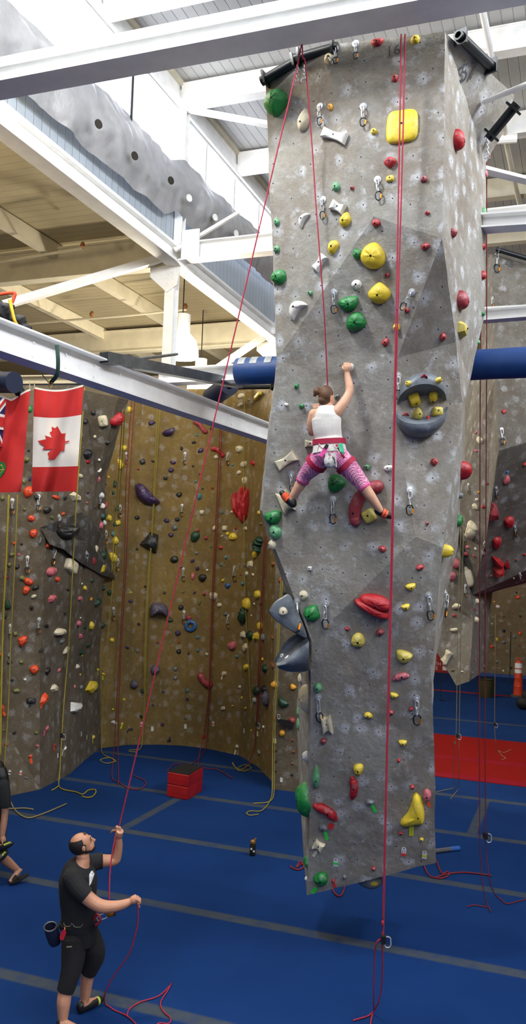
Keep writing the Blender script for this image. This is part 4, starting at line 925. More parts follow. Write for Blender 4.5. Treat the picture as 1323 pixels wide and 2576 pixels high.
# ------------------------------------------------------------------ holds on the walls further back
M_kvol = mat('black_fibreglass', '1E1F20', .45, 0, .3, 6, .15, 30, .3)
def shp(c, w, h, k):
    a = w/h
    if a > 1.9 or a < .5: return 'kok'[k % 3]
    return 'otwodqoh'[k % 8]
ZS = [((0,860),3.675,'l','''1195 628 40 60 Y;1075 715 90 130 R;955 730 85 105 W;863 650 45 40 K;788 735 35 45 K;878 878 30 35 W;997 927 35 40 K;805 1035 65 85 K;810 1107 32 28 R;277 620 45 70 G;252 1090 40 50 L;267 1005 22 28 K;1145 982 40 55 Y;1105 1130 35 80 Y;740 1240 36 40 W;918 1090 24 24 w;920 1187 26 24 w;908 1270 38 40 P;811 1395 20 22 K;935 1418 40 55 w;942 1515 38 55 w;970 1505 22 55 r;873 1523 20 20 K;800 1487 16 18 P;262 1390 85 115 O;340 1440 50 55 K;515 1437 60 36 O;600 1445 25 26 K;695 1435 105 90 W;435 1555 60 60 K;583 1588 26 22 O;1057 1315 24 60 D;1045 1395 24 40 D;1075 1540 20 45 D;975 1315 16 20 D;280 1265 25 45 V;222 1290 30 50 L;25 1440 36 60 L;1002 1250 16 24 Y;1312 1108 28 40 K;1275 1176 22 20 r;228 1550 34 34 L'''),
((300,860),3.15,'l','''256 643 52 35 V;733 690 24 34 K;615 737 22 24 T;592 798 36 22 K;494 845 24 30 K;645 862 44 34 V;953 850 50 60 W;768 913 36 36 W;183 950 36 40 K;267 947 26 18 K;426 956 46 30 V;410 1015 46 40 V;585 984 20 18 K;900 974 24 24 T;1062 960 44 38 R;988 970 50 50 W;950 1035 36 36 W;995 1100 40 64 W;148 1008 18 14 r;365 1080 32 24 K;608 1105 20 22 T;637 1045 18 16 r;740 1160 20 18 R;662 1164 18 14 K;475 1212 46 38 K;633 1225 50 66 T;655 1352 40 40 W;895 1348 30 20 W;815 1352 18 22 T;965 430 50 40 W;1103 430 70 40 Y;958 500 40 28 W;1030 460 24 24 S'''),
((300,1220),3.15,'l','''140 258 34 34 K;375 283 50 40 V;460 273 36 30 K;440 340 38 46 S;410 397 44 34 V;603 408 66 90 D;630 360 20 20 R;687 421 30 28 r;727 492 14 14 G;806 497 32 30 R;757 340 32 46 W;838 343 36 40 W;922 345 18 20 R;1002 343 28 34 W;860 387 26 30 Y;902 410 68 60 Y;813 406 18 12 w;1083 550 50 60 Y;1110 220 20 40 Y;1125 305 22 24 L;437 590 62 58 K;612 540 28 26 S;582 600 28 26 V;488 645 20 20 S;621 662 26 32 V;698 675 20 16 w;846 571 22 30 T;810 632 28 28 T;1042 632 55 64 W;998 635 22 32 S;1012 704 26 40 w;1062 710 20 22 W;583 725 32 62 P;660 735 62 62 K;862 798 44 46 B;823 757 26 24 Y;980 780 24 30 T;962 708 12 16 R;206 803 22 16 K;357 855 22 20 K;88 922 30 26 V;90 852 18 18 Y;508 847 18 14 L;598 853 22 18 V;673 865 30 34 r;749 882 62 66 W;795 953 36 38 W;638 930 22 44 L;489 970 44 38 K;1050 872 14 16 G;1102 870 46 72 Y;1018 940 60 92 Y;1072 942 14 16 w;1128 945 14 22 K;990 1032 48 98 D;1048 1034 14 14 w;402 1070 44 34 D;553 1052 40 38 r;620 1056 14 14 r;153 1103 26 22 K;465 1172 38 36 V;845 1020 34 30 S;622 1203 28 28 T;985 1185 50 66 W;1040 1190 60 76 D;1090 1200 55 76 Y;1145 1205 36 54 S;900 1275 64 72 P;1006 1287 38 52 W;302 1247 22 14 r;472 1248 18 14 R;62 1287 24 16 V;1122 1118 46 60 Y;1220 628 46 34 N;1275 755 24 44 N;1310 853 26 26 K;1215 1205 34 30 N'''),
((300,1580),2.756,'l','''125 155 22 26 S;413 162 32 32 K;545 152 24 22 T;607 180 24 18 W;481 176 16 14 K;815 197 20 24 T;390 282 30 30 S;390 345 28 30 S;727 315 36 34 W;884 272 38 46 Y;996 215 18 18 Y;1018 282 36 60 D;305 440 22 14 V;475 433 24 28 T;162 435 28 28 D;836 407 18 20 w;473 492 20 16 V;233 533 20 14 V;850 484 16 18 Y;786 540 14 14 Y;876 556 18 18 Y;722 555 24 24 W;942 497 24 36 w;960 435 60 70 D;1010 425 44 60 K;1027 490 36 80 v;1075 390 48 50 A;1205 410 38 40 A;1135 520 70 60 D;1130 730 40 50 A;1065 255 42 30 N;1202 778 18 14 N;1207 858 24 16 N;1200 938 20 18 N;1197 1012 20 18 K;1083 850 16 14 K;1083 925 16 14 K;1083 992 16 14 K;585 755 24 32 R;818 820 20 22 w;970 855 30 26 S;350 775 18 20 K;85 700 20 18 V;300 668 22 22 V;152 612 20 28 K;1003 685 14 20 w;460 620 18 20 S;1072 625 16 30 r;1200 640 40 44 r;17 665 16 16 Y;917 710 14 14 Y;32 496 18 16 Y'''),
((0,1220),3.675,'l','''290 310 62 62 O;310 448 72 84 O;475 305 36 38 L;441 562 40 42 O;131 540 28 30 O;200 548 22 26 K;110 645 44 40 L;174 643 22 34 P;88 740 44 44 L;158 758 42 44 K;57 853 32 40 R;205 862 50 50 L;262 893 78 66 O;240 975 60 84 O;330 948 66 40 K;312 1030 50 34 W;292 1136 36 40 K;68 1105 48 84 D;45 1210 36 46 D;470 800 78 84 P;527 873 46 50 O;480 1050 72 76 P;645 752 98 120 W;840 700 70 90 r;872 595 62 64 W;945 650 60 90 D;928 765 84 86 Y;1042 670 54 105 Y;1065 512 54 76 Y;1010 305 36 60 Y;1087 350 38 44 Y;960 352 50 46 w;928 375 30 70 P;947 290 36 58 D;1043 450 26 44 T;1060 365 30 44 D;1266 593 22 24 K;1172 600 18 20 G;625 968 28 26 K;755 912 14 14 w;777 952 28 46 Y;845 885 24 46 D;953 955 32 46 D;1010 995 30 46 D;732 1050 36 48 P;838 1053 22 30 A;895 1085 66 74 D;720 1280 36 60 P;741 1228 16 16 w;835 1300 46 76 Y;780 1315 30 40 D;940 1300 40 60 D;738 1400 40 54 P;570 1440 46 48 S;425 1300 30 28 K;597 1190 24 24 K;142 1375 36 38 L;810 1480 38 52 D;1033 1435 36 44 Y;1205 1075 32 26 V;1174 1502 26 16 K;380 1528 30 28 K;738 523 22 18 w;563 530 32 26 r;875 472 20 28 R;370 515 24 70 S'''),
((0,1580),3.675,'l','''605 207 60 54 W;15 248 30 40 O;87 250 34 50 S;85 315 40 40 K;195 310 32 48 L;315 385 80 90 O;434 395 42 48 K;543 386 30 26 P;113 480 30 28 K;231 477 26 26 w;492 558 72 82 W;152 577 64 44 L;287 670 84 50 K;398 660 80 90 O;18 735 50 80 O;708 358 34 66 W;740 225 28 50 D;755 257 16 16 Y;738 430 20 20 Y;745 545 34 40 S;686 542 16 34 P;903 385 24 24 Y;955 425 24 24 Y;885 578 16 16 K;1055 875 50 42 w;1130 880 20 20 Y;1143 660 20 20 Y;1043 750 22 20 Y;860 1005 26 30 Y;432 925 28 26 P;335 968 34 30 L;135 967 32 28 K;30 948 42 28 L;54 1075 30 22 O;283 1185 36 32 O;345 1090 26 28 P;505 1085 26 22 r;600 1112 24 20 w;240 1385 36 24 S;570 985 20 26 w'''),
((960,860),3.644,'r','''1117 640 32 40 R;873 832 24 30 P;905 900 40 52 W;870 998 24 30 P;1143 1265 60 96 P;1150 1192 28 26 B;1310 1120 36 36 R;970 1300 18 24 r;1165 1650 90 130 R;860 1512 42 60 W;893 1378 16 22 A;875 1445 20 28 w;835 1700 72 100 W;935 1512 24 34 R'''),
((960,1300),3.644,'r','''1052 235 84 140 R;685 430 50 100 P;650 545 40 100 P;797 555 70 165 W;775 340 34 40 r;790 275 26 34 P;863 293 18 22 w;850 358 20 26 r;930 337 36 38 S;685 820 60 56 W;868 775 28 48 W;860 943 34 60 W;665 1038 58 36 W;670 905 26 34 r;1000 540 30 26 N;990 612 20 20 N;1308 343 28 20 R;1235 390 20 22 N;1235 695 26 24 K;1248 738 48 36 O;1065 825 36 36 w;1118 1045 26 30 K;1005 1093 26 26 S;1265 1070 26 40 O;1215 1100 26 36 S;1008 1190 30 28 O;1058 1125 20 36 Y;1058 1330 22 30 S;1185 1385 24 24 K;1115 1412 14 20 w;1262 1178 14 14 R;1120 1095 12 12 R;1010 980 12 14 w;1033 780 18 16 A;1205 888 12 12 R;1070 907 14 12 R;1120 918 12 12 K;1270 912 24 16 K;1118 1150 34 34 S;845 845 20 24 r;830 1180 16 16 r;845 1318 14 14 r;738 1420 16 16 w;828 1430 26 26 S;655 1408 26 24 L;935 1370 24 30 S;665 1520 30 18 P;1210 560 18 20 W''')]
for (ox, oy), sc, key, data in ZS:
    for k, it in enumerate(data.split(';')):
        x, y, w, h, c = it.split(); x, y, w, h = map(float, (x, y, w, h))
        hold(ox+x/sc, oy+y/sc, w/sc, h/sc, rnd.uniform(-30, 30), shp(c, w, h, int(x+y)), c, key, None, chalk=.25, bolt=(w*h > 2400))
GL = 'holds on the left and back walls'; GR = 'holds on the far right tower'
# hand-shaped large ones
poly_hold([(339,1222),(347,1215),(360,1220),(377,1237),(390,1252),(402,1263),(396,1269),(375,1270),(355,1262),(343,1246)], .28, 'V', 'lb', 'big purple crescent hold high on the tan wall', apex=(362,1248), group=GL)
def lobes(u, v, L, col, label, keys='lb', H=.22):
    q = on(u, v, keys); mb = MB(); nn = hit(u, v, keys)[1]
    for (x, y, w, h, ro, k) in L:
        p, n, d = hit(x, y, keys); ax, ay, az = frame(n, ro); dome(mb, p, ax, ay, az, w/FPX*d, h/FPX*d, H*k, 'o', int(x), (0, 0))
    o = mb.build('climbing_hold', hmat(col, .2), None, smooth=180); o.data.transform(Matrix.Translation(-q)); o.location = q
    setp(o, label, 'climbing hold', GL); HOLDS.append([o, u, v, 'l', col, 'poly', 999, True])
    MB().lathe(q+nn*(H*1.0), nn, [(.014,0),(.014,.008),(.001,.008)], 8, caps=False).build('bolt', M_bolt, o)
lobes(611, 1268, [(612,1262,20,74,-3,1.05),(600,1270,21,62,14,.95),(621,1270,20,84,-7,.95),(611,1288,22,52,4,.8)], 'R', 'big red tulip-shaped hold on the tan wall near the grey tower')
poly_hold([(351,1369),(378,1338),(398,1345),(396,1375),(392,1391),(384,1389)], .22, 'K', 'lb', 'big black faceted hold below the purple crescent', prof=[(1,-.02),(.96,.35),(.6,.8),(.5,.85)], sm=28, m=M_kvol, group=GL)
poly_hold([(377,1532),(382,1519),(398,1516),(414,1519),(422,1532),(420,1550),(412,1546),(395,1543),(384,1550),(377,1549)], .3, 'v', 'lb', 'big grey-purple scooped block hold on the tan wall', apex=(399,1530), group=GL)
lobes(655, 1371, [(658,1358,22,14,-38,.8),(655,1366,28,13,-38,1.),(652,1374,28,12,-38,1.),(653,1382,24,12,-38,.9)], 'D', 'dark green ribbed hold beside the tower edge', 'lbp', .17)
poly_hold([(408,1088),(417,1082),(436,1076),(439,1082),(434,1093),(422,1097),(410,1094)], .18, 'V', 'lb', 'purple half-moon hold on the tan wall under the I-beam', group=GL)
tubehold([(492,1062),(504,1070),(512,1082),(518,1086)], .055, 'r', 'lb', 'red bar hold directly under the I-beam', GL)
tubehold([(536,1129),(548,1132),(556,1140),(562,1146)], .055, 'R', 'lb', 'red bent bar hold on the red rope pair', GL)
tubehold([(506,1700),(511,1708),(518,1717),(530,1722)], .085, 'r', 'lb', 'red banana-shaped hold low on the tan wall', GL)
tubehold([(471,1567),(480,1563),(490,1568),(491,1578),(481,1585),(471,1581),(469,1573),(472,1567)], .05, 'B', 'lb', 'dark blue ring-shaped hold in the middle of the tan wall', GL)
poly_hold([(378,1683),(387,1672),(398,1676),(402,1686),(394,1696),(381,1695)], .14, 'v', 'lb', 'chalky purple round hold beside the belay rope', group=GL)
poly_hold([(328,1718),(335,1709),(345,1715),(347,1726),(338,1732),(329,1728)], .14, 'v', 'lb', 'chalky purple round hold lower left of the belay rope', group=GL)
poly_hold([(226,1713),(236,1713),(238,1727),(224,1746),(214,1737)], .14, 'Y', 'lb', 'big yellow wedge hold low in the corner of the two walls', prof=[(1,-.02),(.9,.5),(.45,.95)], sm=25, group=GL)
poly_hold([(178,1766),(198,1768),(193,1783),(182,1794),(177,1790)], .16, 'w', 'lb', 'big white fin hold low on the left wall', prof=[(1,-.02),(.85,.5),(.3,.95)], sm=25, group=GL)
poly_hold([(45,1606),(58,1599),(70,1601),(68,1615),(55,1629),(47,1623)], .14, 'O', 'lb', 'big orange faceted hold on the left wall', prof=[(1,-.02),(.85,.6),(.4,.97)], sm=25, group=GL)
poly_hold([(135,1591),(142,1582),(152,1580),(160,1583),(159,1591),(147,1597),(137,1598)], .12, 'W', 'lb', 'cream double-lobed hold on the left wall', group=GL)
# dark protruding volume with the black hold
vp = [(101,1327),(150,1310),(206,1288),(228,1305),(250,1335),(270,1390),(289,1456),(255,1446),(200,1414),(160,1382),(125,1370)]
W_ = [on(u, v, 'lb') for u, v in vp]; c0 = sum(W_, V())/len(W_); F_ = [P(u, v, depth(w)-(.10 if i in (0, 6) else .22)) for i, ((u, v), w) in enumerate(zip(vp, W_))]
mb = MB(); n = len(W_); ap = P(225, 1365, depth(c0)-.30)
mb.add([w+FW*.1 for w in W_]+F_+[ap], [(i, (i+1) % n, n+(i+1) % n, n+i) for i in range(n)]+[(n+i, n+(i+1) % n, 2*n) for i in range(n)])
vo = thing('climbing_volume', mb, cement('dark_grey_cement', '4A443C', '423D36', '55504A', .3, .25), 'dark angular volume jutting from the left wall, black hold on it', 'climbing volume', smooth=10, uv=True)
addsurf('x', [vo])
poly_hold([(141,1338),(146,1330),(160,1325),(180,1321),(193,1322),(192,1332),(184,1345),(165,1352),(150,1350)], .2, 'K', 'xlb', 'big black lobed hold with chalk on the dark angular volume', m=M_kvol, group=GL)
# far right shaped ones
poly_hold([(1188,1313),(1192,1322),(1198,1330),(1196,1345),(1187,1359),(1179,1345),(1180,1332)], .16, 'W', 'r', 'upper of two big cream pointed holds on the far tower', apex=(1190,1338), group=GR)
poly_hold([(1236,1264),(1242,1264),(1247,1290),(1247,1305),(1225,1309),(1231,1292)], .16, 'r', 'r', 'dusty red flared wedge hold on the far tower', sm=28, prof=[(1,-.02),(.9,.5),(.5,.9)], group=GR)
poly_hold([(1236,1397),(1257,1405),(1266,1414),(1254,1425),(1243,1418)], .2, 'R', 'r', 'red pointed wedge, upper left of the red cluster', sm=28, prof=[(1,-.02),(.8,.6),(.3,.95)], group=GR)
poly_hold([(1240,1430),(1258,1415),(1267,1428),(1262,1440),(1241,1448)], .22, 'R', 'r', 'red wedge, bottom middle of the red cluster', sm=28, prof=[(1,-.02),(.8,.6),(.3,.95)], group=GR)
poly_hold([(1268,1420),(1277,1406),(1280,1422),(1272,1428)], .15, 'R', 'r', 'red small wedge, right end of the red cluster', sm=28, prof=[(1,-.02),(.8,.6),(.3,.95)], group=GR)
hold(1126, 1654, 32, 20, 31, 'b', 'W', 'r', 'cream bow-tie hold at the lower left of the far tower')
# hanging tapes below holds
for ln in '''103 1774 5 18 -20 o|orange tape strip under the orange hold, low on the left wall
76 1772 6 12 -15 k|dark tape strip under the black wedge, low on the left wall
10 1794 6 14 20 o|orange tape strip at the far left edge
110 1845 5 15 -35 p|pink tape strip low on the left wall
78 1913 6 16 12 o|orange tape strip near the foot of the left wall
135 1880 5 18 -25 r|dusty red tape strip low on the left wall
156 1893 4 16 -30 w|white tape strip near the foot of the left wall by the yellow rope
232 1864 4 12 -10 y|yellow tape strip low in the wall corner
305 1827 4 12 -25 y|yellow tape strip low on the tan wall, left part
306 1827 3 3 0 y|tiny yellow tape mark low on the tan wall, left part
245 1694 3 9 0 y|short yellow tape under a small yellow hold, left one
258 1705 3 10 0 y|short yellow tape under a small yellow hold, right one
200 1790 3 3 0 w|tiny pale tape beside the white fin
425 1860 4 16 -30 k|dark tape strip near the foot of the tan wall, middle
322 1838 4 14 -40 k|dark tape strip low on the tan wall, left of the belay rope
559 1704 4 11 -20 w|cream tape strip under a cream hold on the tan wall
635 1772 4 14 -25 w|white tape strip under a white hold by the red ropes
592 1893 4 14 -20 w|white tape strip at the foot of the tan wall, right part'''.split('\n'):
    a, lb = ln.split('|'); f = a.split(); tape(*map(float, f[:5]), f[5], 'lbp', lb)
# ------------------------------------------------------------------ labels that single out every wall hold
LM = [('l', 'the big purple crescent', 370, 1243), ('l', 'the red tulip-shaped hold', 610, 1268), ('l', 'the black faceted hold', 378, 1366), ('l', 'the scooped purple block', 400, 1533), ('l', 'the dark blue ring hold', 481, 1575), ('l', 'the ribbed green hold', 655, 1370),
 ('l', 'the maple leaf flag', 140, 1110), ('l', 'the black lobed hold', 167, 1336), ('l', 'the big yellow wedge', 226, 1730), ('l', 'the red banana hold', 517, 1712), ('l', 'the white fin hold', 187, 1779), ('l', 'the big orange faceted hold', 57, 1614), ('l', 'the cream double hold', 147, 1589),
 ('l', 'the grey pillar foot', 710, 1900), ('l', 'the red bent bar hold', 549, 1137), ('l', 'the purple half-moon', 424, 1087), ('l', 'the red step box', 463, 1945), ('l', 'the dark angular volume', 250, 1400), ('l', 'the taped blue pad', 645, 935), ('l', 'the black strap', 713, 1813),
 ('r', 'the red cluster', 1258, 1420), ('r', 'the flared red wedge', 1237, 1288), ('r', 'the pointed cream hold', 1188, 1338), ('r', 'the blue padded beam', 1260, 925), ('r', 'the tall orange post', 1302, 1690), ('r', 'the cream bow-tie hold', 1126, 1654), ('r', 'the olive bin', 1222, 1735), ('r', 'the dark arch edge', 1260, 1470)]
NUM = ['', 'one', 'two', 'three', 'four', 'five', 'six', 'seven', 'eight', 'nine', 'ten']
ORD = ['', 'second ', 'third ', 'fourth ', 'fifth ', 'sixth ', 'seventh ']
SHN = {'o':'round','t':'tapered','d':'tapered','w':'angular','q':'blocky','h':'half-round','k':'long','b':'bow-tie','v':'pointed'}
def rel(dx, dy):
    a = math.degrees(math.atan2(-dy, dx)) % 360
    return ['right of', 'upper right of', 'above', 'upper left of', 'left of', 'lower left of', 'below', 'lower right of'][int((a+22.5)//45) % 8]
def autolabel(items, noun):
    "items: [obj, u, v, wall, words]"
    used = {o['label'] for o in COL.objects if 'label' in o and o.parent is None and o['label']}
    grp = {}
    for it in items:
        o, u, v, k, words = it
        c = sorted((math.hypot(u-x, v-y), nm, x, y) for kk, nm, x, y in LM if kk == k)[0]
        base = '%s %s %s %s' % (words, noun, rel(u-c[2], v-c[3]), c[1])
        grp.setdefault(base, []).append((v, u, o))
    for base, L in grp.items():
        if len(L) == 1: L[0][2]['label'] = base; continue
        dv = max(x[0] for x in L)-min(x[0] for x in L); du = max(x[1] for x in L)-min(x[1] for x in L)
        w = ('highest', 'lowest') if dv >= du else ('leftmost', 'rightmost')
        L.sort(key=(lambda x: x[0]) if dv >= du else (lambda x: x[1])); n = len(L)
        for i, x in enumerate(L):
            if n == 2: t = ('upper', 'lower')[i]+' of two' if dv >= du else ('left', 'right')[i]+' of two'
            elif i == n-1: t = '%s of %s' % (w[1], NUM[min(n,10)])
            else: t = '%s%s of %s' % (ORD[i], w[0], NUM[min(n,10)])
            x[2]['label'] = base+', '+t
# the 300 largest holds are things of their own, the many smallest far ones stay one object
rest_ = sorted([h for h in HOLDS if not h[7]], key=lambda h: -h[6]/(3.0 if h[3][0] == 'f' else 1.0)); NK = 300-sum(1 for h in HOLDS if h[7])
small = rest_[NK:]; keep_ = set(id(h) for h in rest_[:NK])
mb_v, mb_f, mb_i, mats_ = [], [], [], []
for h in small:
    o = h[0]; m = o.data.materials[0]
    if m not in mats_: mats_.append(m)
    b0 = len(mb_v); mb_v += [v.co+o.location for v in o.data.vertices]
    for p in o.data.polygons: mb_f.append([b0+i for i in p.vertices]); mb_i.append(mats_.index(m))
    for ch in list(o.children): bpy.data.objects.remove(ch)
    bpy.data.objects.remove(o)
me = bpy.data.meshes.new('small_climbing_holds'); me.from_pydata(mb_v, [], mb_f)
for m in mats_: me.materials.append(m)
me.polygons.foreach_set('material_index', mb_i); me.polygons.foreach_set('use_smooth', [True]*len(mb_f)); me.update()
o = bpy.data.objects.new('small_climbing_holds', me); COL.objects.link(o)
setp(o, 'many tiny climbing holds of all colours scattered over the farther walls', 'climbing holds', None, 'stuff')
items = []
for h in HOLDS:
    o, u, v, k, c, sh, ar, done_ = h
    if done_ or id(h) not in keep_: continue
    a = math.sqrt(ar); size = 'tiny' if a < 6.5 else 'small' if a < 11 else 'medium' if a < 17 else 'large'
    items.append((o, u, v, k[0], '%s %s %s' % (size, HC[c][0], SHN.get(sh, 'round'))))
autolabel(items, 'hold')
# ------------------------------------------------------------------ quickdraws
def ringpts(c, t, s, L, W, n=14):
    out = []
    for i in range(n):
        a = 2*math.pi*i/n; out.append(c+s*(W/2*math.cos(a))+t*((L-W)/2*(1 if math.sin(a) > 0 else -1)+W/2*math.sin(a)))
    return out
QD = []
def quickdraw(u, v, u2, v2, keys, label=None, far=False):
    q = hit(u, v, keys); q2 = hit(u2, v2, keys) or q
    if q is None: print('QMISS', u, v); return
    p, n, d = q; d2 = min(q2[2], d+.3)
    a = p+n*.03; b = P(u2, v2, d2)-FW*.04
    L = (a-b).length; t = (a-b).normalized(); s = t.cross(n).normalized(); s2 = (s+n*.7).normalized()
    e = empty('quickdraw', p, label, 'quickdraw', 'steel quickdraws on the tower' if keys[0] == 't' else 'steel quickdraws on the far walls')
    sg = 6 if far else 8
    MB().lathe(p-n*.005, n, [(.036,0),(.036,.012),(.015,.016),(.014,.028),(.001,.03)], 14, caps=False).build('hanger', M_galv, e)
    c1 = a-t*(L*.20); MB().tube(ringpts(c1, t, s2, L*.3, L*.14), L*.028, sg, closed=True).build('chain_link', M_galv, e)
    c2 = a-t*(L*.45); MB().tube(ringpts(c2, t, (s*.5-n).normalized(), L*.3, L*.14), L*.028, sg, closed=True).build('chain_link', M_galv, e)
    c3 = b+t*(L*.2); W = L*.30
    pts = [c3+t*(L*.2), c3+s*(W*.32)+t*(L*.19), c3+s*(W*.5)+t*(L*.08), c3+s*(W*.36)-t*(L*.16), c3-t*(L*.2), c3-s*(W*.3)-t*(L*.13), c3-s*(W*.42)+t*(L*.08), c3-s*(W*.28)+t*(L*.18)]
    cb = MB().tube(pts, L*.028, sg, closed=True).build('carabiner', M_black, e)
    MB().tube([c3+s*(W*.5)+t*(L*.06)+n*.004, c3+s*(W*.38)-t*(L*.13)+n*.004], L*.034, sg).build('gate', M_org, cb)
    if label is None: QD.append((e, u, v, 'r' if keys[0] == 'r' else 'l', 'hanging steel'))
for ln in '''843 122 843 166|draw at the tower top right of the cream hold
895 110 893 154|draw at the tower top left of the red hold under the beam
805 268 803 320|draw high on the tower between the belay rope and a tiny amber hold
914 268 911 323|draw high on the tower left of the big yellow plate
950 452 950 508|draw with chain above the creased facet, left of the twin ropes
813 503 810 556|draw between the two white holds, upper tower
840 735 838 792|draw just left of the two dark green domes
1036 735 1006 782|draw hanging slanted across to the right rope
1001 945 998 1006|draw at the left corner of the mouth-shaped volume
733 1192 735 1240|draw behind the climber's left shin
838 1256 836 1318|draw below the dark green half-dome under the climber
1031 1233 1027 1296|draw right of the climber's right foot beyond the rope
820 1519 817 1582|draw right of the lower green half-dome
1078 1497 1081 1560|draw on the lower right of the tower face
801 1753 803 1815|draw at the lower left beside the upright cream bow-tie
1048 1757 1046 1822|lowest draw on the right of the tower face'''.split('\n'):
    a, lb = ln.split('|'); quickdraw(*map(float, a.split()), 't', 'steel '+lb if 'tower' in lb or len(lb.split()) > 5 else 'steel '+lb+' on the tower')
quickdraw(748, 1512, 743, 1590, 'tm', 'steel draw hanging in front of the upper grey fin')
quickdraw(1119, 1491, 1118, 1552, 't', 'steel draw on the narrow right side of the tower, low')
for (ox, oy), sc, ky, dt in (((0,1220),3.675,'xlbp','115 140 115 275;358 105 355 240;545 285 545 385;500 590 490 740;255 670 255 820;797 625 790 765;978 430 975 550;1110 195 1105 305;1050 1140 1048 1255;362 1240 358 1375;97 1300 95 1420;920 100 918 222;1088 690 1085 800'),
  ((300,860),3.15,'lbp','520 885 520 975;860 885 860 980;497 1295 493 1385;57 885 57 970'), ((300,1220),3.15,'lbp','508 665 508 762;912 650 912 765;513 1005 512 1100;862 1035 862 1138'),
  ((960,860),3.644,'r','1100 800 1100 945;797 1310 797 1400;1048 1335 1048 1440;1220 1690 1222 1790'), ((960,1300),3.644,'r','760 170 762 255;945 235 948 325;768 630 770 740;1265 520 1265 600')):
    for it in dt.split(';'):
        x, y, x2, y2 = map(float, it.split()); quickdraw(ox+x/sc, oy+y/sc, ox+x2/sc, oy+y2/sc, ky, None, True)
quickdraw(1240, 750, 1239, 775, 'r', 'steel draw just above the handrail pipe on the far tower')
quickdraw(1249, 640, 1248, 686, 'r', 'long chain draw left of the number 46')
autolabel([(e, u, v, k, w) for e, u, v, k, w in QD], 'draw')
def chain(pts, label, n=6, m=None, w=.03):
    pts = [V(p) for p in pts]; t = (pts[0]-pts[-1]); L = t.length; t.normalize()
    e = empty('anchor_chain', pts[0], label, 'chain', 'anchor chains at the bars')
    for i in range(n):
        c = pts[0]-t*(L*.75*(i+.5)/n); s = RT if i % 2 else (RT*.3+FW).normalized()
        MB().tube(ringpts(c, t, s, L*.75/n*1.35, w), .005, 6, closed=True).build('chain_link', M_galv, e)
    c = pts[-1]+t*(L*.14)
    cb = MB().tube([c+t*(L*.14), c+RT*.025+t*(L*.1), c+RT*.03-t*(L*.1), c-RT*.03-t*(L*.12), c-RT*.028+t*(L*.05)], .006, 6, closed=True).build('carabiner', M_galv, e)
    MB().tube([c+RT*.03+t*(L*.07), c+RT*.03-t*(L*.07)], .0075, 6).build('gate', mat('red_gate', 'A02020', .4), cb)
chain([P(748,165,8.5), P(746,216,8.5)], 'short chain hanging left of the belay rope anchor at the tower top')
chain([P(766,165,8.48), P(764,208,8.48)], 'short chain hanging right of the belay rope anchor at the tower top')
chain([P(1226,350,9.2), P(1225,400,9.2)], 'chain at the lower end of the slanted black bar, tower right side')
# ------------------------------------------------------------------ ropes
def ropem(name, h):
    t = NT(name); o = t.coord(); w = t.n('ShaderNodeTexWave'); t.l(o, w.inputs['Vector']); w.inputs['Scale'].default_value = 30; w.inputs['Distortion'].default_value = 3
    c = hexc(h); return t.done(t.mix(w.outputs[1], dim(c, .75), dim(c, 1.15)), .85)
R_red = ropem('red_rope', 'A8243E'); R_yel = ropem('yellow_rope', '94862A'); R_dred = ropem('dark_red_rope', '7C1C28'); R_tan = ropem('tan_rope', '8C8058'); R_dark = ropem('dark_rope', '1c1c22')
def rope(paths, m, label, r=.0075, parent_pts=None, n=8):
    o = None
    for i, pts in enumerate(paths):
        mb = MB().tube([V((q.x, q.y, max(q.z, r+.003))) for q in crv(pts, n)], r, 6)
        if o is None: o = thing('rope', mb, m, label, 'rope', 'ropes', smooth=180)
        else: mb.build('rope_strand', m, o, smooth=180)
    return o
F = lambda u, v, z=.012: atz(u, v, z)
bt = P(757, 140, 8.42)
MAN_D = 7.95
mh_top, mh_brk, dev = P(294, 2088, 8.12), P(342, 2262, 7.82), P(276, 2302, 7.86)
cw = hit(826, 1120, 't')[2]
def RW(u, v, o): return P(u, v, hit(u, v, 't')[2]-o)
rope([[RW(832,1112,.13), RW(830,1060,.12), RW(827,1000,.09), RW(824,965,.12), RW(816,800,.12), RW(805,650,.13), RW(795,520,.14), RW(785,370,.16), P(769,170,8.33), P(762,146,8.27), bt-FW*.2, P(752,146,8.27), P(746,175,8.29)] ,
      [P(746,175,8.29), P(660,540,8.27), P(523,1125,8.23), P(300,2078,8.13), mh_top, P(289,2110,8.08), P(279,2170,8.0), P(275,2235,7.92), dev],
      [dev, P(300,2290,7.86), P(330,2276,7.84), mh_brk, P(347,2292,7.83), P(345,2330,7.85), P(325,2398,7.88), P(288,2452,7.95), P(264,2500,8.0), F(266,2528), F(290,2542), F(320,2556), F(345,2580), F(352,2600)],
      [F(320,2556), F(326,2538), F(352,2521), F(398,2506), F(425,2482), F(431,2473), F(424,2488), F(404,2522), F(412,2545), F(428,2560), F(424,2575), F(400,2574), F(385,2590)]],
     R_red, 'red climbing rope from the belayer up over the bar and down to the climber', .0066, n=7)
a = 7.99
rope([[P(1009,86,a+.02), P(1004,400,a), P(992,1000,a-.05), P(983,1450,a-.08), P(971,1960,a-.12), P(963,2322,a-.15)], [P(1019,86,a+.02), P(1012,400,a), P(995,1000,a-.05), P(986,1450,a-.08), P(973,1960,a-.12), P(965,2322,a-.15), P(963,2345,a-.15), P(960,2362,a-.15)],
      [P(960,2362,a-.15), P(947,2372,a-.15), P(942,2410,a-.1), P(940,2500,a+.0), F(939,2548), F(925,2556), F(905,2562), F(888,2567)], [P(961,2362,a-.15), P(962,2420,a-.1), P(960,2480,a), P(952,2520,a+.05), F(937,2552), F(930,2590)]],
     R_red, 'doubled red rope hanging down the right half of the tower face to the floor', .0072)
bk = MB().ball(P(963,2322,a-.15), (.016,.016,.03)); bk.build('rope_knot', R_red, None)
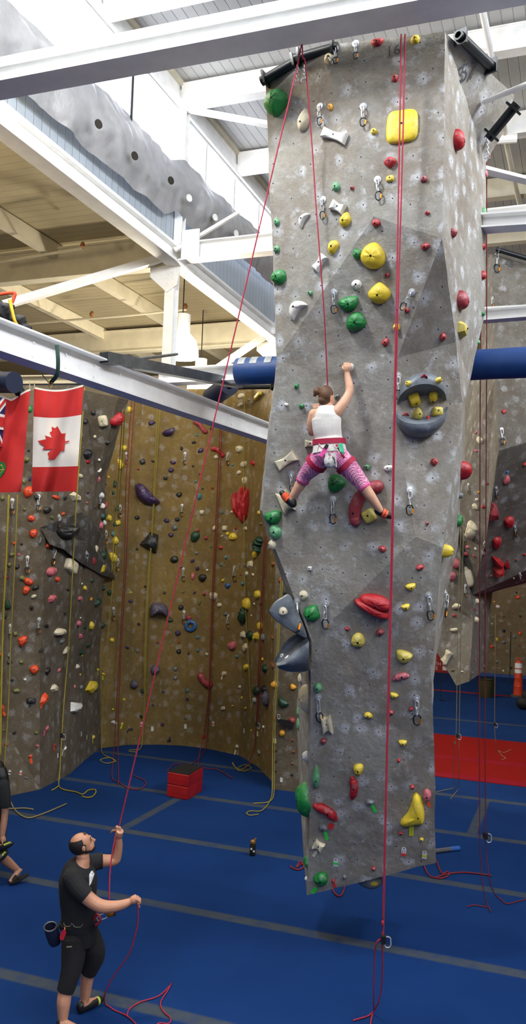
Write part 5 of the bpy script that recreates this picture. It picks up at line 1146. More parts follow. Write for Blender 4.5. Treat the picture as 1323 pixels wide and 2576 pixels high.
kn = COL.objects['rope_knot']; kn.parent = [o for o in COL.objects if o.get('label', '').startswith('doubled red rope')][0]
def device(u, v, d, label, sc=1.):
    c = P(u, v, d); e = empty('belay_device', c, label, 'belay device', 'belay devices hanging on ropes')
    MB().box(c, (.022*sc, .03*sc, .035*sc), (RT, FW, UP)).build('device_body', M_blk, e, smooth=0)
    MB().tube(ringpts(c+RT*.04*sc-UP*.03*sc, UP, RT, .1*sc, .06*sc), .006*sc, 6, closed=True).build('carabiner', M_galv, e)
device(964, 2362, a-.16, 'black belay device with carabiner on the doubled red rope'); device(1221, 2102, 10.85, 'belay device with carabiner on the right hand red rope', 1.1)
device(1150, 1850, 15.6, 'dark belay device on the yellow rope right of the tower'); device(1244, 1822, 19.6, 'dark belay device on the farther yellow rope at right')
device(265, 1902, 18.6, 'belay device at the yellow coil on the floor by the left corner'); device(645, 1822, 16.8, 'belay device on the red ropes low on the tan wall')
device(155, 1850, 15.0, 'belay device on the yellow rope right of the flag, low')
rope([[P(1224,398,9.6), P(1224,880,9.98), P(1222,1300,10.3), P(1220,1700,10.6), P(1222,2102,10.85), P(1226,2170,10.85), P(1234,2225,10.85), F(1250,2256), F(1273,2273), F(1300,2268), F(1340,2258)],
      [P(1218,420,9.64), P(1209,880,9.98), P(1207,1300,10.3), P(1206,1700,10.6), P(1207,2110,10.85), P(1211,2165,10.85), P(1213,2220,10.85), F(1226,2278), F(1234,2293)], [F(1226,2283), F(1210,2279), F(1190,2277), F(1175,2281)]], R_dred, 'dark red doubled rope right of the tower, passing behind the blue padding', .0065)
rope([[F(1066,2176), F(1076,2198), F(1092,2208), F(1120,2200), F(1160,2195), F(1200,2198), F(1236,2203)], [F(1097,2164), F(1104,2182), F(1112,2198), F(1126,2193), F(1128,2202), F(1110,2210), F(1092,2207)]], R_dred, 'dark red rope lying on the floor right of the tower bottom', .011)
rope([[F(868,2205), F(867,2230), F(860,2250), F(850,2254), F(838,2240), F(845,2222)]], R_dred, 'dark red rope loop on the floor under the tower bottom', .011)
rope([[F(790,2170), F(762,2172), F(745,2182), F(756,2168), F(764,2180), F(752,2188), F(735,2184), F(730,2178)]], R_dred, 'dark red rope coil on the floor left of the tower bottom', .011)
def wr(pts, o=.14, keys='xlbp'):
    out = []
    for u, v in pts:
        q = hit(u, v, keys); out.append(P(u, v, (q[2] if q else 17)-o))
    return out
fl = lambda *p: [F(u, v, .02) for u, v in p]
rope([wr([(213,975),(205,1090),(190,1300),(174,1600),(160,1780),(151,1930)])+fl((148,1976),(160,1986),(190,1992),(208,1998),(222,1988),(238,1986),(241,1993),(232,2004),(218,2006),(206,2003)), fl((148,1976),(140,1983),(130,1988))], R_yel, 'yellow rope hanging right of the maple leaf flag, tail looped on the blue floor', .012)
rope([wr([(22,1245),(16,1400),(8,1560),(3,1760),(1,1900)])], R_yel, 'yellow rope at the left edge under the red ensign flag', .02)
rope([wr([(44,1245),(38,1400),(28,1600),(20,1800),(8,1960)])], R_yel, 'thin yellow rope between the two hanging flags, left wall', .01)
rope([wr([(402,1030),(386,1300),(376,1442),(369,1580),(363,1834)]), wr([(396,1030),(384,1300),(374,1442),(366,1600),(360,1834)])+fl((352,1884),(330,1886),(325,1890),(345,1892))], R_yel, 'doubled yellow rope down the left half of the tan wall', .009)
rope([wr([(315,1030),(300,1260),(286,1440),(269,1634),(256,1850)])+fl((258,1895),(276,1905),(290,1914),(268,1920),(252,1912),(275,1906),(292,1916)), wr([(309,1030),(294,1260),(281,1440)])], R_yel, 'yellow rope in the corner between the left and tan walls, coiled at its foot', .009)
rope([wr([(331,1010),(317,1220),(313,1410),(301,1639),(298,1700),(294,1760),(291,1815),(288,1862)],.25)+fl((285,1905),(282,1955),(300,1968),(324,1983),(352,1985),(367,1973),(362,1962),(345,1955),(336,1950)), wr([(339,1010),(325,1220),(318,1410),(304,1639),(302,1700),(299,1760),(298,1815),(297,1862)],.25)+fl((297,1905),(298,1958),(296,1975))], R_dred, 'left dark red rope pair on the tan wall, tail on the blue floor', .009)
rope([wr([(561,1000),(552,1220),(536,1505),(529,1700),(520,1860)])+fl((510,1898),(489,1917),(470,1924),(440,1922),(420,1939)), wr([(557,1000),(547,1220),(533,1505),(525,1740),(514,1840)])+fl((500,1925),(545,1935),(585,1958))], R_dred, 'middle dark red rope pair on the tan wall, tails near the red box', .009)
rope([wr([(616,985),(613,1220),(617,1505),(624,1640),(632,1800)])+fl((640,1905),(625,1925),(600,1938),(585,1918),(590,1928),(612,1940),(632,1932),(618,1924),(600,1930))], R_yel, 'yellow rope on the right part of the tan wall, coiled on the floor', .009)
rope([wr([(669,1350),(662,1500),(656,1640),(650,1780),(644,1825)])+wr([(640,1880)])+fl((622,1925),(606,1938)), wr([(665,1350),(658,1500),(652,1640),(645,1816)])], R_dred, 'right dark red rope pair on the tan wall beside the grey tower', .009)
rope([wr([(711,1460),(703,1580),(697,1720),(692,1805),(690,1950)])+fl((689,1996),(683,2012),(668,2019),(650,2020),(637,2021)), wr([(707,1460),(699,1580),(693,1720),(686,1860)])+fl((684,2000),(672,2025),(655,2040),(630,2040),(620,2046),(630,2051),(650,2048))], R_yel, 'yellow rope pair in front of the grey pillar, tails on the floor', .009)
rope([fl((-10,2028),(22,2034),(60,2033),(84,2036))], R_tan, 'short tan rope tail on the floor beside the walking person', .012)
rope([fl((26,2015),(40,2040),(68,2057),(100,2050),(140,2034),(167,2022))], R_tan, 'tan rope lying on the blue floor right of the walking person', .012)
rope([[P(1167,1300,14.8), P(1160,1560,15.2), P(1155,1845,15.6)]+[P(1155,1900,15.8), P(1155,1950,16.2), F(1150,1990), F(1133,2010)], [P(1159,1330,14.8), P(1152,1560,15.2), P(1147,1848,15.6), P(1142,1870,15.8), P(1141,1950,16.4), F(1138,1984), F(1097,1992)]], R_tan, 'thin yellow rope pair just right of the tower, over the red mat', .0065)
rope([[P(1246,1545,19), P(1245,1700,19.3), P(1244,1820,19.6), P(1247,1870,19.8), F(1252,1890), F(1262,1900), F(1272,1907), F(1262,1911)], [F(1252,1888), F(1268,1893), F(1285,1885)]], R_tan, 'yellow rope on the right over the red mat, small coil at its foot', .008)
rope([[P(1109,1690,28), P(1108,1750,28), P(1107,1765,28), P(1113,1770,28), P(1118,1780,28), P(1112,1790,28), P(1106,1782,28)]], R_dark, 'black rope loop hanging far behind, right of the tower', .014)
rope([[P(1285,1590,33), P(1282,1700,33), F(1278,1722)]], R_dark, 'thin dark rope on the far wall left of the orange post', .02)
# ------------------------------------------------------------------ flags
def cloth(TL, TR, BR, BL, d, sag, seed, amp=.05):
    def f(s, t, off=0):
        u = (TL[0]*(1-s)+TR[0]*s)*(1-t)+(BL[0]*(1-s)+BR[0]*s)*t
        v = (TL[1]*(1-s)+TR[1]*s)*(1-t)+(BL[1]*(1-s)+BR[1]*s)*t
        v += sag(s)*(1-t)**2
        w = amp*math.sin(s*7+seed+t*2.2)*(.4+t)+.02*math.sin(s*15+t*6+seed)+.5*amp*noise.noise(V((s*3, t*4, seed)))
        return P(u, v, d-off+w)
    return f
def patch(f, polys, off, name, m, par, cuts=.07):
    bm = bmesh.new()
    for pl in polys: bm.faces.new([bm.verts.new((x, y, 0)) for x, y in pl])
    bm.normal_update(); bmesh.ops.triangulate(bm, faces=bm.faces[:])
    for it in range(5):
        es = [e for e in bm.edges if e.calc_length() > cuts]
        if not es: break
        bmesh.ops.subdivide_edges(bm, edges=es, cuts=1); bmesh.ops.triangulate(bm, faces=bm.faces[:])
    me = bpy.data.meshes.new(name); o_ = parent_loc(par)
    for v in bm.verts: v.co = f(v.co.x, v.co.y, off)-o_
    for fc in bm.faces: fc.smooth = True
    bm.to_mesh(me); bm.free(); me.materials.append(m)
    o = bpy.data.objects.new(name, me); COL.objects.link(o); o.parent = par; return o
rect = lambda a, b, c, d: [(a,b),(c,b),(c,d),(a,d)]
FR_, FWh, FBl = mat('flag_red', 'B81E1B', .75, 0, .05, 3), mat('flag_white', 'DDD6CA', .75, 0, .03, 3), mat('flag_navy', '1B1A52', .75, 0, .05, 3)
fd = 10.9
fl1 = empty('flag', P(148, 978, fd), 'red and white maple leaf flag hanging lengthwise under the I-beam', 'flag', 'flags on the left')
f = cloth((86,978),(210,972),(192,1236),(80,1237), fd, lambda s: 10*math.sin(math.pi*s), 1.2)
patch(f, [rect(0,0,1,.27)], 0, 'red_band', FR_, fl1); patch(f, [rect(0,.76,1,1)], 0, 'red_band', FR_, fl1); patch(f, [rect(0,.27,1,.76)], 0, 'white_band', FWh, fl1); patch(f, [rect(0,-.018,1,.0)], 0, 'white_header', FWh, fl1)
lf_ = [(345,910),(425,890),(410,855),(480,878),(452,825),(472,815),(468,770),(500,785),(520,765),(560,840),(598,840),(592,880),(598,916),(635,911),(631,922),(597,932),(594,1005),(568,1005),(505,1092),(497,1080),(447,1088),(455,1060),(440,1028),(482,985),(387,990),(412,965)]
patch(f, [[((x-305)/425, (y-425)/960) for x, y in lf_]], .02, 'maple_leaf', FR_, fl1, .025)
fl2 = empty('flag', P(20, 985, fd-.1), 'red ensign flag at the left edge, navy canton and green shield', 'flag', 'flags on the left')
f = cloth((-52,985),(76,983),(53,1238),(-70,1240), fd-.1, lambda s: 26*max(0, 1-abs(s-.64)/.36)**1.3+12*max(0, 1-abs(s-.3)/.34), 3.0, .07)
patch(f, [rect(0,0,1,1)], 0, 'red_field', FR_, fl2); patch(f, [rect(0,-.02,1,0)], 0, 'white_header', FWh, fl2)
cs = lambda P_: [(x*.53, y*.53) for x, y in P_]
patch(f, [cs(rect(0,0,1,1))], .014, 'canton', FBl, fl2, .03)
dg_ = lambda w: [[(0,0),(w,0),(1,1-w),(1,1),(1-w,1),(0,w)], [(1,0),(1,w),(w,1),(0,1),(0,1-w),(1-w,0)]]
patch(f, [cs(p) for p in dg_(.13)], .020, 'white_saltire', FWh, fl2, .05); patch(f, [cs(p) for p in dg_(.05)], .026, 'red_saltire', FR_, fl2, .05)
patch(f, [cs(rect(.34,0,.66,1)), cs(rect(0,.34,1,.66))], .032, 'white_cross', FWh, fl2, .03); patch(f, [cs(rect(.4,0,.6,1)), cs(rect(0,.4,1,.6))], .038, 'red_cross', FR_, fl2, .03)
sh_ = [(.36,.69),(.6,.69),(.65,.74),(.62,.80),(.55,.85),(.36,.87)]
patch(f, [sh_], .014, 'green_shield', mat('flag_green', '1E7A3C', .75), fl2, .04)
Gd = mat('flag_gold', 'E0C13C', .7)
st = []
for x, y, r_ in ((.55,.725,.028),(.50,.825,.028),(.40,.775,.028)):
    st.append([(x+r_*(1 if i % 2 == 0 else .45)*math.cos(i*math.pi/5), y+.55*r_*(1 if i % 2 == 0 else .45)*math.sin(i*math.pi/5)) for i in range(10)])
st += [[(.42,.772),(.62,.765),(.62,.772),(.42,.779)], [(.60,.765),(.555,.73),(.565,.73),(.61,.765)], [(.6,.772),(.51,.815),(.52,.818),(.61,.772)]]
patch(f, st, .02, 'gold_leaves', Gd, fl2, .05)
rope([[P(60,985,fd-.05), P(76,983,fd-.1), P(86,977,fd), P(86,962,11.1)], [P(210,972,fd), P(208,955,11.1)], [P(76,983,fd-.1), P(74,960,11.1)]], R_tan, 'thin cord tying the two flags to the cream beam', .006)
sl = empty('sling', P(143, 900, 8.0), 'dark green webbing sling looped round the I-beam above the flags', 'sling')
MB().tube(crv([P(143,868,7.52), P(146,905,7.50), P(144,940,7.52), P(132,958,7.58), P(124,963,7.62), P(112,950,7.72), P(104,938,7.78)], 6), [(.018,.004)]*37, 8, flat=FW).build('webbing', mat('green_webbing', '28463C', .8), sl)
MB().tube(ringpts(P(127,965,7.58), UP, RT*.7+FW*.7, .07, .03), .005, 8, closed=True).build('carabiner', mat('brass', 'B99A58', .3, .9), sl)
bp = empty('gear_bag', P(20, 800, 8.6), 'black gear bag with yellow straps tucked on the I-beam at the left', 'bag')
GEAR = bp
M_ys = mat('yellow_strap', 'E0B420', .6)
MB().tube(crv([P(25,755,7.85), P(30,780,7.82), P(36,805,7.82), P(43,818,7.85)], 5), .016, 8).build('strap', M_ys, bp)
MB().tube(crv([P(2,815,7.7), P(30,819,7.68), P(50,823,7.68), P(60,832,7.7)], 5), .016, 8).build('strap', M_ys, bp)
thing('sling', MB().tube(crv([P(0,740,10.6), P(20,737,10.6), P(37,738,10.6), P(34,752,10.6), P(30,762,10.6)], 5), .022, 8), mat('orange_webbing', 'F0502E', .7), 'orange webbing wrapped on the long white brace above the gear bag', 'sling')
# ------------------------------------------------------------------ things on the floor
bx_ = empty('step_box', F(472, 2014, 0), 'red vinyl step box with black top on the blue floor', 'box')
A_, B_, C_ = F(472,2014,0), F(420,2004,0), F(508,1990,0); D_ = B_+C_-A_; M_rv = mat('red_vinyl', '9A1214', .5, 0, .15, 5, .3, 9)
def slabq(z0, z1, ins, m, name):
    c = (A_+B_+C_+D_)/4; q = [c+(p-c)*(1-ins) for p in (A_, C_, D_, B_)]; vs = []
    for zz, k in ((z0, .97), (z0+.015, 1), ((z0+z1)/2, 1.01), (z1-.015, 1), (z1, .97)): vs += [c+(p-c)*k+V((0,0,zz)) for p in q]
    MB().add(vs, [(i*4+j, i*4+(j+1) % 4, i*4+4+(j+1) % 4, i*4+4+j) for i in range(4) for j in range(4)]+[(3,2,1,0),(16,17,18,19)]).build(name, m, bx_, smooth=0)
slabq(0, .225, 0, M_rv, 'lower_block'); slabq(.228, .44, 0, M_rv, 'upper_block'); slabq(.44, .455, .03, M_blk, 'top_panel')
bo = empty('water_bottle', F(635, 2152, 0), 'dark green sports bottle with gold cap standing on the blue floor', 'bottle')
b0 = F(635, 2152, 0)
MB().lathe(b0, ZU, [(.001,0),(.04,0),(.044,.01),(.044,.15),(.036,.17),(.034,.18)], 20).build('bottle_body', mat('bottle_green', '23261A', .35, .3), bo)
M_cap = mat('gold_cap', 'A8742A', .35, .4)
cp = MB().lathe(b0+V((0,0,.178)), ZU, [(.035,0),(.036,.03),(.02,.045),(.001,.046)], 16); cp.tube([b0+V((0,0,.215)), b0+V((0,0,.232))+RT*.03, b0+V((0,0,.25))+RT*.045], .011, 8); cp.build('cap', M_cap, bo)
for z_, s_ in ((.11,-.02),(.075,.018)):
    MB().lathe(b0+V((0,0,z_))-FW*.042+RT*s_, -FW, [(.016,0),(.016,.004),(.001,.004)], 10, caps=False).build('sticker', M_tag, bo)
cn = empty('traffic_post', F(1303, 1755, 0), 'tall orange traffic post with white bands at far right', 'traffic cone'); c0 = F(1303, 1753, 0)
M_co = mat('cone_orange', 'C23A14', .55); M_rb = mat('rubber', '3a3a3a', .8)
MB().lathe(c0, ZU, [(.30,0),(.30,.05),(.2,.07)], 8).build('rubber_base', M_rb, cn, smooth=0)
MB().lathe(c0, ZU, [(.165,.06),(.15,.35),(.155,.36),(.145,.4),(.135,.65),(.14,.66),(.128,.72),(.115,1.12),(.1,1.2),(.06,1.24)], 18).build('post', M_co, cn)
for z0, z1 in ((.82,.95),(.99,1.16)): MB().lathe(c0, ZU, [(.13,z0),(.126,z1)], 18, caps=False).build('white_band', M_tag, cn)
MB().tube([c0+V((-.06,0,1.22)), c0+V((-.05,0,1.34)), c0+V((.05,0,1.34)), c0+V((.06,0,1.22))], .02, 8).build('handle', M_co, cn)
bn = F(1222, 1753, 0)
bi = empty('waste_bin', bn, 'dark olive round bin standing on the far red floor line', 'bin')
M_ol = mat('olive_plastic', '34320F', .6); MB().lathe(bn, ZU, [(.001,0),(.24,0),(.255,.05),(.27,.5),(.275,.6),(.25,.6),(.24,.1)], 22, caps=False).build('barrel', M_ol, bi)
MB().lathe(bn, ZU, [(.275,.58),(.29,.6),(.275,.62)], 22, caps=False).build('rim', M_blk, bi)
bgp = F(1316, 1785, 0)
thing('shoe_bag', MB().ball(bgp+V((0,0,.2)), (.22,.18,.2)).ball(bgp+V((.05,0,.4)), (.1,.1,.2)), M_blk, 'black bag on the floor at the right edge, beside the orange post', 'bag', smooth=180)
rr = empty('rope_end', F(1120, 2138, .03), 'grey braided rope end with a blue sleeve, right of the tower bottom', 'rope')
MB().tube([F(1080,2143,.035), F(1134,2136,.035)], .034, 10).build('braid', ropem('grey_braid', '55565C'), rr); MB().tube([F(1133,2136,.035), F(1155,2134,.035)], .036, 10).build('sleeve', mat('sleeve_blue', '1F56A8', .6), rr)
st_ = empty('padded_strap', P(715, 1812, 15.6), 'black padded strap with a steel carabiner on the grey pillar', 'strap')
k0 = hit(713, 1815, 'p')[2]-.06
mb = MB(); pts = [(694,1800),(700,1808),(712,1810),(730,1812),(740,1810),(737,1832),(728,1833),(712,1824),(698,1815)]
W_ = [P(u, v, k0) for u, v in pts]; n = len(W_); mb.add(W_+[w-FW*.05 for w in W_], [tuple(range(n))[::-1], tuple(range(n, 2*n))]+[(i, (i+1) % n, n+(i+1) % n, n+i) for i in range(n)]); mb.build('strap_pad', M_blk, st_, smooth=0)
MB().tube(ringpts(P(701,1803,k0-.05), UP, RT, .09, .05), .007, 8, closed=True).build('carabiner', M_galv, st_)
# red banner on the far wall
bnr = empty('banner', atY(1115, 1670, 36.45), 'red banner with white outdoor logo lettering, far behind the tower', 'banner')
M_br = mat('banner_red', '8E1410', .7)
a, b = atY(1078, 1636, 36.5), atY(1168, 1704, 36.5)
MB().bx(a.x, b.x, 36.48, 36.51, b.z, a.z).build('banner_cloth', M_br, bnr, smooth=0)
c = atY(1113, 1686, 36.46); S_ = .55
dm = [(c.x+S_*math.cos(t)*-1+S_, c.z+S_*math.sin(t)) for t in [i*math.pi/2/10 for i in range(11)]]
for r1, r2 in ((1., .74), (.64, .42), (.32, .0)):
    vs = []
    for t in [math.pi/2*i/10 for i in range(11)]: vs += [(c.x+S_*r1*math.sin(t), 36.45, c.z+S_*(1-1)+S_*r1*math.cos(t)), (c.x+S_*max(r2, .01)*math.sin(t), 36.45, c.z+S_*max(r2, .01)*math.cos(t))]
    MB().add(vs, [(2*i, 2*i+2, 2*i+3, 2*i+1) for i in range(10)]).build('logo_arc', M_tag, bnr, smooth=0)
for i, s in enumerate(('THE', 'NORTH', 'FACE')):
    text(s, .2, V((c.x-.42, 36.45, c.z+.42-.18*i)), V((1,0,0)), V((0,0,1)), M_tag, bnr, 'lettering')
# ------------------------------------------------------------------ people
def remesh(mb, vox, name, m, parent, it=4, fac=.5):
    me = bpy.data.meshes.new(name); off = parent_loc(parent); me.from_pydata([p-off for p in mb.v], [], mb.f); me.update()
    bm = bmesh.new(); bm.from_mesh(me); bmesh.ops.recalc_face_normals(bm, faces=bm.faces); bm.to_mesh(me); bm.free()
    o = bpy.data.objects.new(name, me); COL.objects.link(o)
    r = o.modifiers.new('r', 'REMESH'); r.mode = 'VOXEL'; r.voxel_size = vox
    if it:
        s = o.modifiers.new('s', 'SMOOTH'); s.iterations = it; s.factor = fac
    dg = bpy.context.evaluated_depsgraph_get(); m2 = bpy.data.meshes.new_from_object(o.evaluated_get(dg))
    o.modifiers.clear(); o.data = m2; bpy.data.meshes.remove(me)
    m2.materials.clear(); m2.materials.append(m); m2.polygons.foreach_set('use_smooth', [True]*len(m2.polygons))
    m2.name = name; o.parent = parent; return o
def limb(mb, pts, rs, seg=14):
    mb.tube(pts, rs, seg, flat=FW)
    for p, r in ((pts[0], rs[0]), (pts[-1], rs[-1])):
        rr = r if not isinstance(r, tuple) else min(r); mb.ball(p, rr*.99, None, 12, 8)
def smooth_path(pts, rs, n=4):
    q = crv(pts, n); out = []
    for i in range(len(q)):
        t = i/n; k = min(int(t), len(rs)-2); f_ = t-k; a, b = rs[k], rs[k+1]
        out.append(tuple(x+(y-x)*f_ for x, y in zip(a, b)) if isinstance(a, tuple) else a+(b-a)*f_)
    return q, out
def hand(mb, wr_, kn, fdir, palm_n, side, curl, sc=1., thumb=1):
    "wr_ wrist, kn knuckle centre, fdir finger direction, palm_n towards the palm side, side along the knuckles (index -> little)"
    mb.tube([wr_, wr_.lerp(kn, .5), kn], [.026*sc, (.036*sc), .034*sc], 10)
    for i, (o, l) in enumerate(((-.030,.9),(-.010,1.),(.010,.95),(.030,.76))):
        b = kn+side*(o*sc); L = .075*sc*l; d = fdir.copy(); p = b.copy(); pts = [b-fdir*.012*sc, b]
        for j in range(3):
            ang = curl*(j+.35); dd = fdir*math.cos(ang)+palm_n*math.sin(ang); p = p+dd*(L*(.45, .32, .26)[j]); pts.append(p.copy())
        mb.tube(pts, [.0085*sc, .0095*sc, .009*sc, .0085*sc, .0072*sc], 8); mb.ball(pts[-1], .0072*sc, None, 8, 6)
    if thumb:
        b = wr_.lerp(kn, .35)-side*(.026*sc); q = [b, b-side*(.018*sc)+fdir*(.022*sc)+palm_n*(.012*sc), b-side*(.012*sc)+fdir*(.05*sc)+palm_n*(.03*sc), b+fdir*(.068*sc)+palm_n*(.045*sc)+side*.01*sc]
        mb.tube(q, [.013*sc, .0125*sc, .0105*sc, .0085*sc], 8); mb.ball(q[-1], .0085*sc, None, 8, 6)
def skin(name, h):
    t = NT(name); n = t.noise(t.coord(), 9, 4); c = hexc(h)
    t.b.inputs['Subsurface Weight'].default_value = .08; t.b.inputs['Subsurface Radius'].default_value = (.02,.008,.004)
    return t.done(t.mix(t.rng(n, .3, .7), dim(c, .92), dim(c, 1.06)), .5)
SK1, SK2, SK3 = skin('skin_fair', 'D2A184'), skin('skin_belayer', 'C08A6C'), skin('skin_walker', 'A97A60')
# ---- climber
def W(u, v, off): return P(u, v, min(hit(u, v, 't')[2], cw+.1)-off)
cl = empty('person', W(829, 1110, .25), 'climber in white tank top and pink patterned leggings, arms and legs spread on the tower', 'person', 'people')
def torso(rows, k=0., kk=1.):
    pts = [r[0] for r in rows]; rs = [((r[1]+k)*kk, (r[2]+k)*kk) for r in rows]; return smooth_path(pts, rs, 3)
Trow = [(W(822,1012,.22),.047,.05),(W(822,1024,.23),.062,.058),(W(821,1036,.24),.135,.075),(W(820,1054,.25),.142,.10),(W(822,1076,.26),.132,.1),(W(826,1099,.26),.122,.09),(W(828,1122,.27),.148,.11),(W(830,1146,.28),.160,.125),(W(831,1164,.27),.11,.1)]
b = MB(); p_, r_ = torso(Trow); b.tube(p_, r_, 20, flat=FW)
hc = W(822, 998, .20)
b.ball(hc, (.072,.094,.104), (RT, FW, UP), 18, 12); b.tube([W(821,1024,.22), hc], [.05,.052], 12)
fdv = (RT*.75+FW*.62-UP*.1).normalized(); sdv = fdv.cross(UP).normalized()
b.ball(hc+fdv*.03-UP*.045, .062); b.ball(hc+fdv*.085-UP*.02, (.012,.022,.02), (sdv, fdv, UP)); b.ball(hc+fdv*.07-UP*.085, .026)
er = hc-FW*.045+RT*.050-UP*.012; b.ball(er, (.012,.022,.033), (FW, RT, UP), 10, 8)
aR = [W(846,1036,.24), W(862,1017,.21), W(877,990,.16), W(879,972,.13), W(875,950,.10), W(873,936,.09)]; rR = [.056,.052,.040,.042,.034,.025]; q, w_ = smooth_path(aR, rR); limb(b, q, w_)
aL = [W(790,1042,.25), W(784,1065,.24), W(785,1088,.21), W(789,1070,.14), W(795,1044,.085), W(795,1034,.07)]; rL = [.055,.05,.04,.042,.032,.024]; q, w_ = smooth_path(aL, rL); limb(b, q, w_)
hand(b, W(873,937,.09), W(874,921,.085), UP, FW, RT, .95, 1.0)
hand(b, W(795,1036,.07), W(795,1024,.07), UP, FW, -RT, .95, .95)
lgL = [W(809,1150,.28), W(790,1172,.25), W(769,1194,.18), W(760,1211,.155), W(751,1226,.13), W(734,1252,.10)]; rgL = [.098,.088,.066,.058,.054,.034]
lgR = [W(852,1150,.28), W(880,1180,.25), W(906,1211,.20), W(918,1228,.19), W(931,1247,.175), W(956,1283,.13)]; rgR = [.098,.088,.066,.058,.054,.034]
for a_, c_ in ((lgL, rgL), (lgR, rgR)):
    q, w_ = smooth_path(a_, c_); limb(b, q, w_)
b.tube([W(734,1252,.10), W(729,1262,.09), W(712,1246,.06)], [.034,.038,.028], 10); b.tube([W(956,1283,.13), W(958,1289,.11), W(982,1299,.07)], [.034,.038,.028], 10)
remesh(b, .0055, 'body', SK1, cl)
t = NT('pink_pattern_leggings'); uv_ = t.coord(); ck = t.n('ShaderNodeTexChecker'); t.l(uv_, ck.inputs['Vector']); ck.inputs['Scale'].default_value = 75; wv = t.noise(uv_, 7, 3); ck.inputs['Color1'].default_value = hexc('C83A86'); ck.inputs['Color2'].default_value = hexc('E9C3D2')
M_leg = t.done(t.mix(t.rng(wv, .45, .6, .0, .6), ck.outputs[0], hexc('B84A92')), .7)
g_ = MB()
for a_, c_ in ((lgL, rgL), (lgR, rgR)):
    q, w_ = smooth_path(a_[:4], [x+.008 for x in c_[:4]]); g_.tube(q, w_, 16); g_.ball(q[0], w_[0]*.98)
p_, r_ = torso(Trow[6:], .006); g_.tube(p_, r_, 20, flat=FW)
remesh(g_, .006, 'leggings', M_leg, cl, 3)
tk = MB(); rows = [(W(822,1021,.235),.066,.058),(W(822,1030,.24),.092,.072),(W(821,1044,.25),.118,.094),(W(821,1056,.25),.140,.1),(W(822,1076,.26),.134,.1),(W(826,1099,.26),.126,.095),(W(828,1122,.27),.152,.115),(W(829,1142,.28),.165,.128)]
p_, r_ = torso(rows, .009); tk.tube(p_, r_, 22, flat=FW); M_tank = mat('white_knit', 'D6D3CC', .85, 0, .04, 12, .25, 18)
remesh(tk, .006, 'tank_top', M_tank, cl, 2)
for nm, a_, m_ in (('hem_band', (lgL[2], lgL[3], rgL[3]), 'EE5A9C'), ('hem_band', (lgR[2], lgR[3], rgR[3]), 'EE5A9C')):
    d_ = (a_[1]-a_[0]).normalized(); MB().lathe(a_[1]-d_*.02, d_, [(a_[2]+.013,0),(a_[2]+.0135,.022),(a_[2]+.005,.024)], 20, caps=False).build(nm, mat('hot_pink', m_, .7), cl, smooth=180)
hm = MB()
hrow = [W(797+63*i/9, 986 if False else 0, 0) for i in range(0)]
hr = MB(); c = hc-RT*.010-FW*.016+UP*.010
hr.ball(c, (.076,.093,.103), (RT, FW, UP), 18, 12); hr.ball(c-UP*.05-RT*.02-FW*.03, (.06,.05,.055)); bun = W(796, 985, .25)
hr.ball(bun, (.034,.036,.038)); hr.ball(bun+UP*.025+RT*.012, .024); hr.ball(bun-UP*.03-RT*.014, .02); hr.tube([bun-UP*.02, bun-UP*.055-RT*.014], [.014,.004], 8); hr.tube([bun-UP*.02-RT*.02, bun-UP*.05-RT*.032], [.01,.003], 8)
# keep the face and ear clear of hair
hair = remesh(hr, .005, 'hair', mat('brown_hair', '5B3A20', .5, 0, .35, 40, .5, 120), cl, 2)
bm = bmesh.new(); bm.from_mesh(hair.data); o_ = parent_loc(hair)
kill = [v for v in bm.verts if (v.co+o_-hc).dot(fdv) > .045 and (v.co+o_-hc).dot(UP) < .075 or ((v.co+o_-hc).dot(RT) > .03 and (v.co+o_-hc).dot(UP) < .005)]
bmesh.ops.delete(bm, geom=kill, context='VERTS'); bm.to_mesh(hair.data); bm.free()
M_har = mat('crimson_webbing', 'A5163F', .7, 0, .12, 20)
def band(c, ax, s1, s2, r1, r2, th, w, n=28):
    pts = [c+s1*(r1*math.cos(2*math.pi*i/n))+s2*(r2*math.sin(2*math.pi*i/n)) for i in range(n)]
    vs = []
    for p in pts:
        o = (p-c).normalized(); vs += [p-ax*w, p+ax*w, p+o*th+ax*w, p+o*th-ax*w]
    return MB().add(vs, [(4*i+k, 4*((i+1) % n)+k, 4*((i+1) % n)+(k+1) % 4, 4*i+(k+1) % 4) for i in range(n) for k in range(4)])
ha = band(W(828,1111,.265), (UP-RT*.05).normalized(), (RT+UP*.05).normalized(), FW, .155, .122, .012, .026).build('harness_belt', M_har, cl, smooth=40)
for a_, r_, nm in ((lgL, .098, 0), (lgR, .098, 1)):
    d_ = (a_[1]-a_[0]).normalized(); s1 = d_.cross(FW).normalized(); band(a_[0].lerp(a_[1], .68), d_, s1, d_.cross(s1), r_+.006, r_+.006, .01, .026).build('leg_loop', M_har, cl, smooth=40)
for u1, v1, u2, v2 in ((806,1118,796,1152),(846,1118,866,1152)):
    MB().tube([W(u1,v1,.385), W((u1+u2)/2,(v1+v2)/2,.40), W(u2,v2,.37)], [(.012,.004)]*3, 8, flat=FW).build('riser_strap', M_har, cl)
for u1, u2 in ((802,822),(838,856)):
    MB().tube(crv([W(u1,1117,.395), W((u1+u2)/2,1127,.41), W(u2,1115,.395)], 5), .006, 6).build('gear_loop', mat('gear_loop_grey', 'C9B7B0', .5), cl)
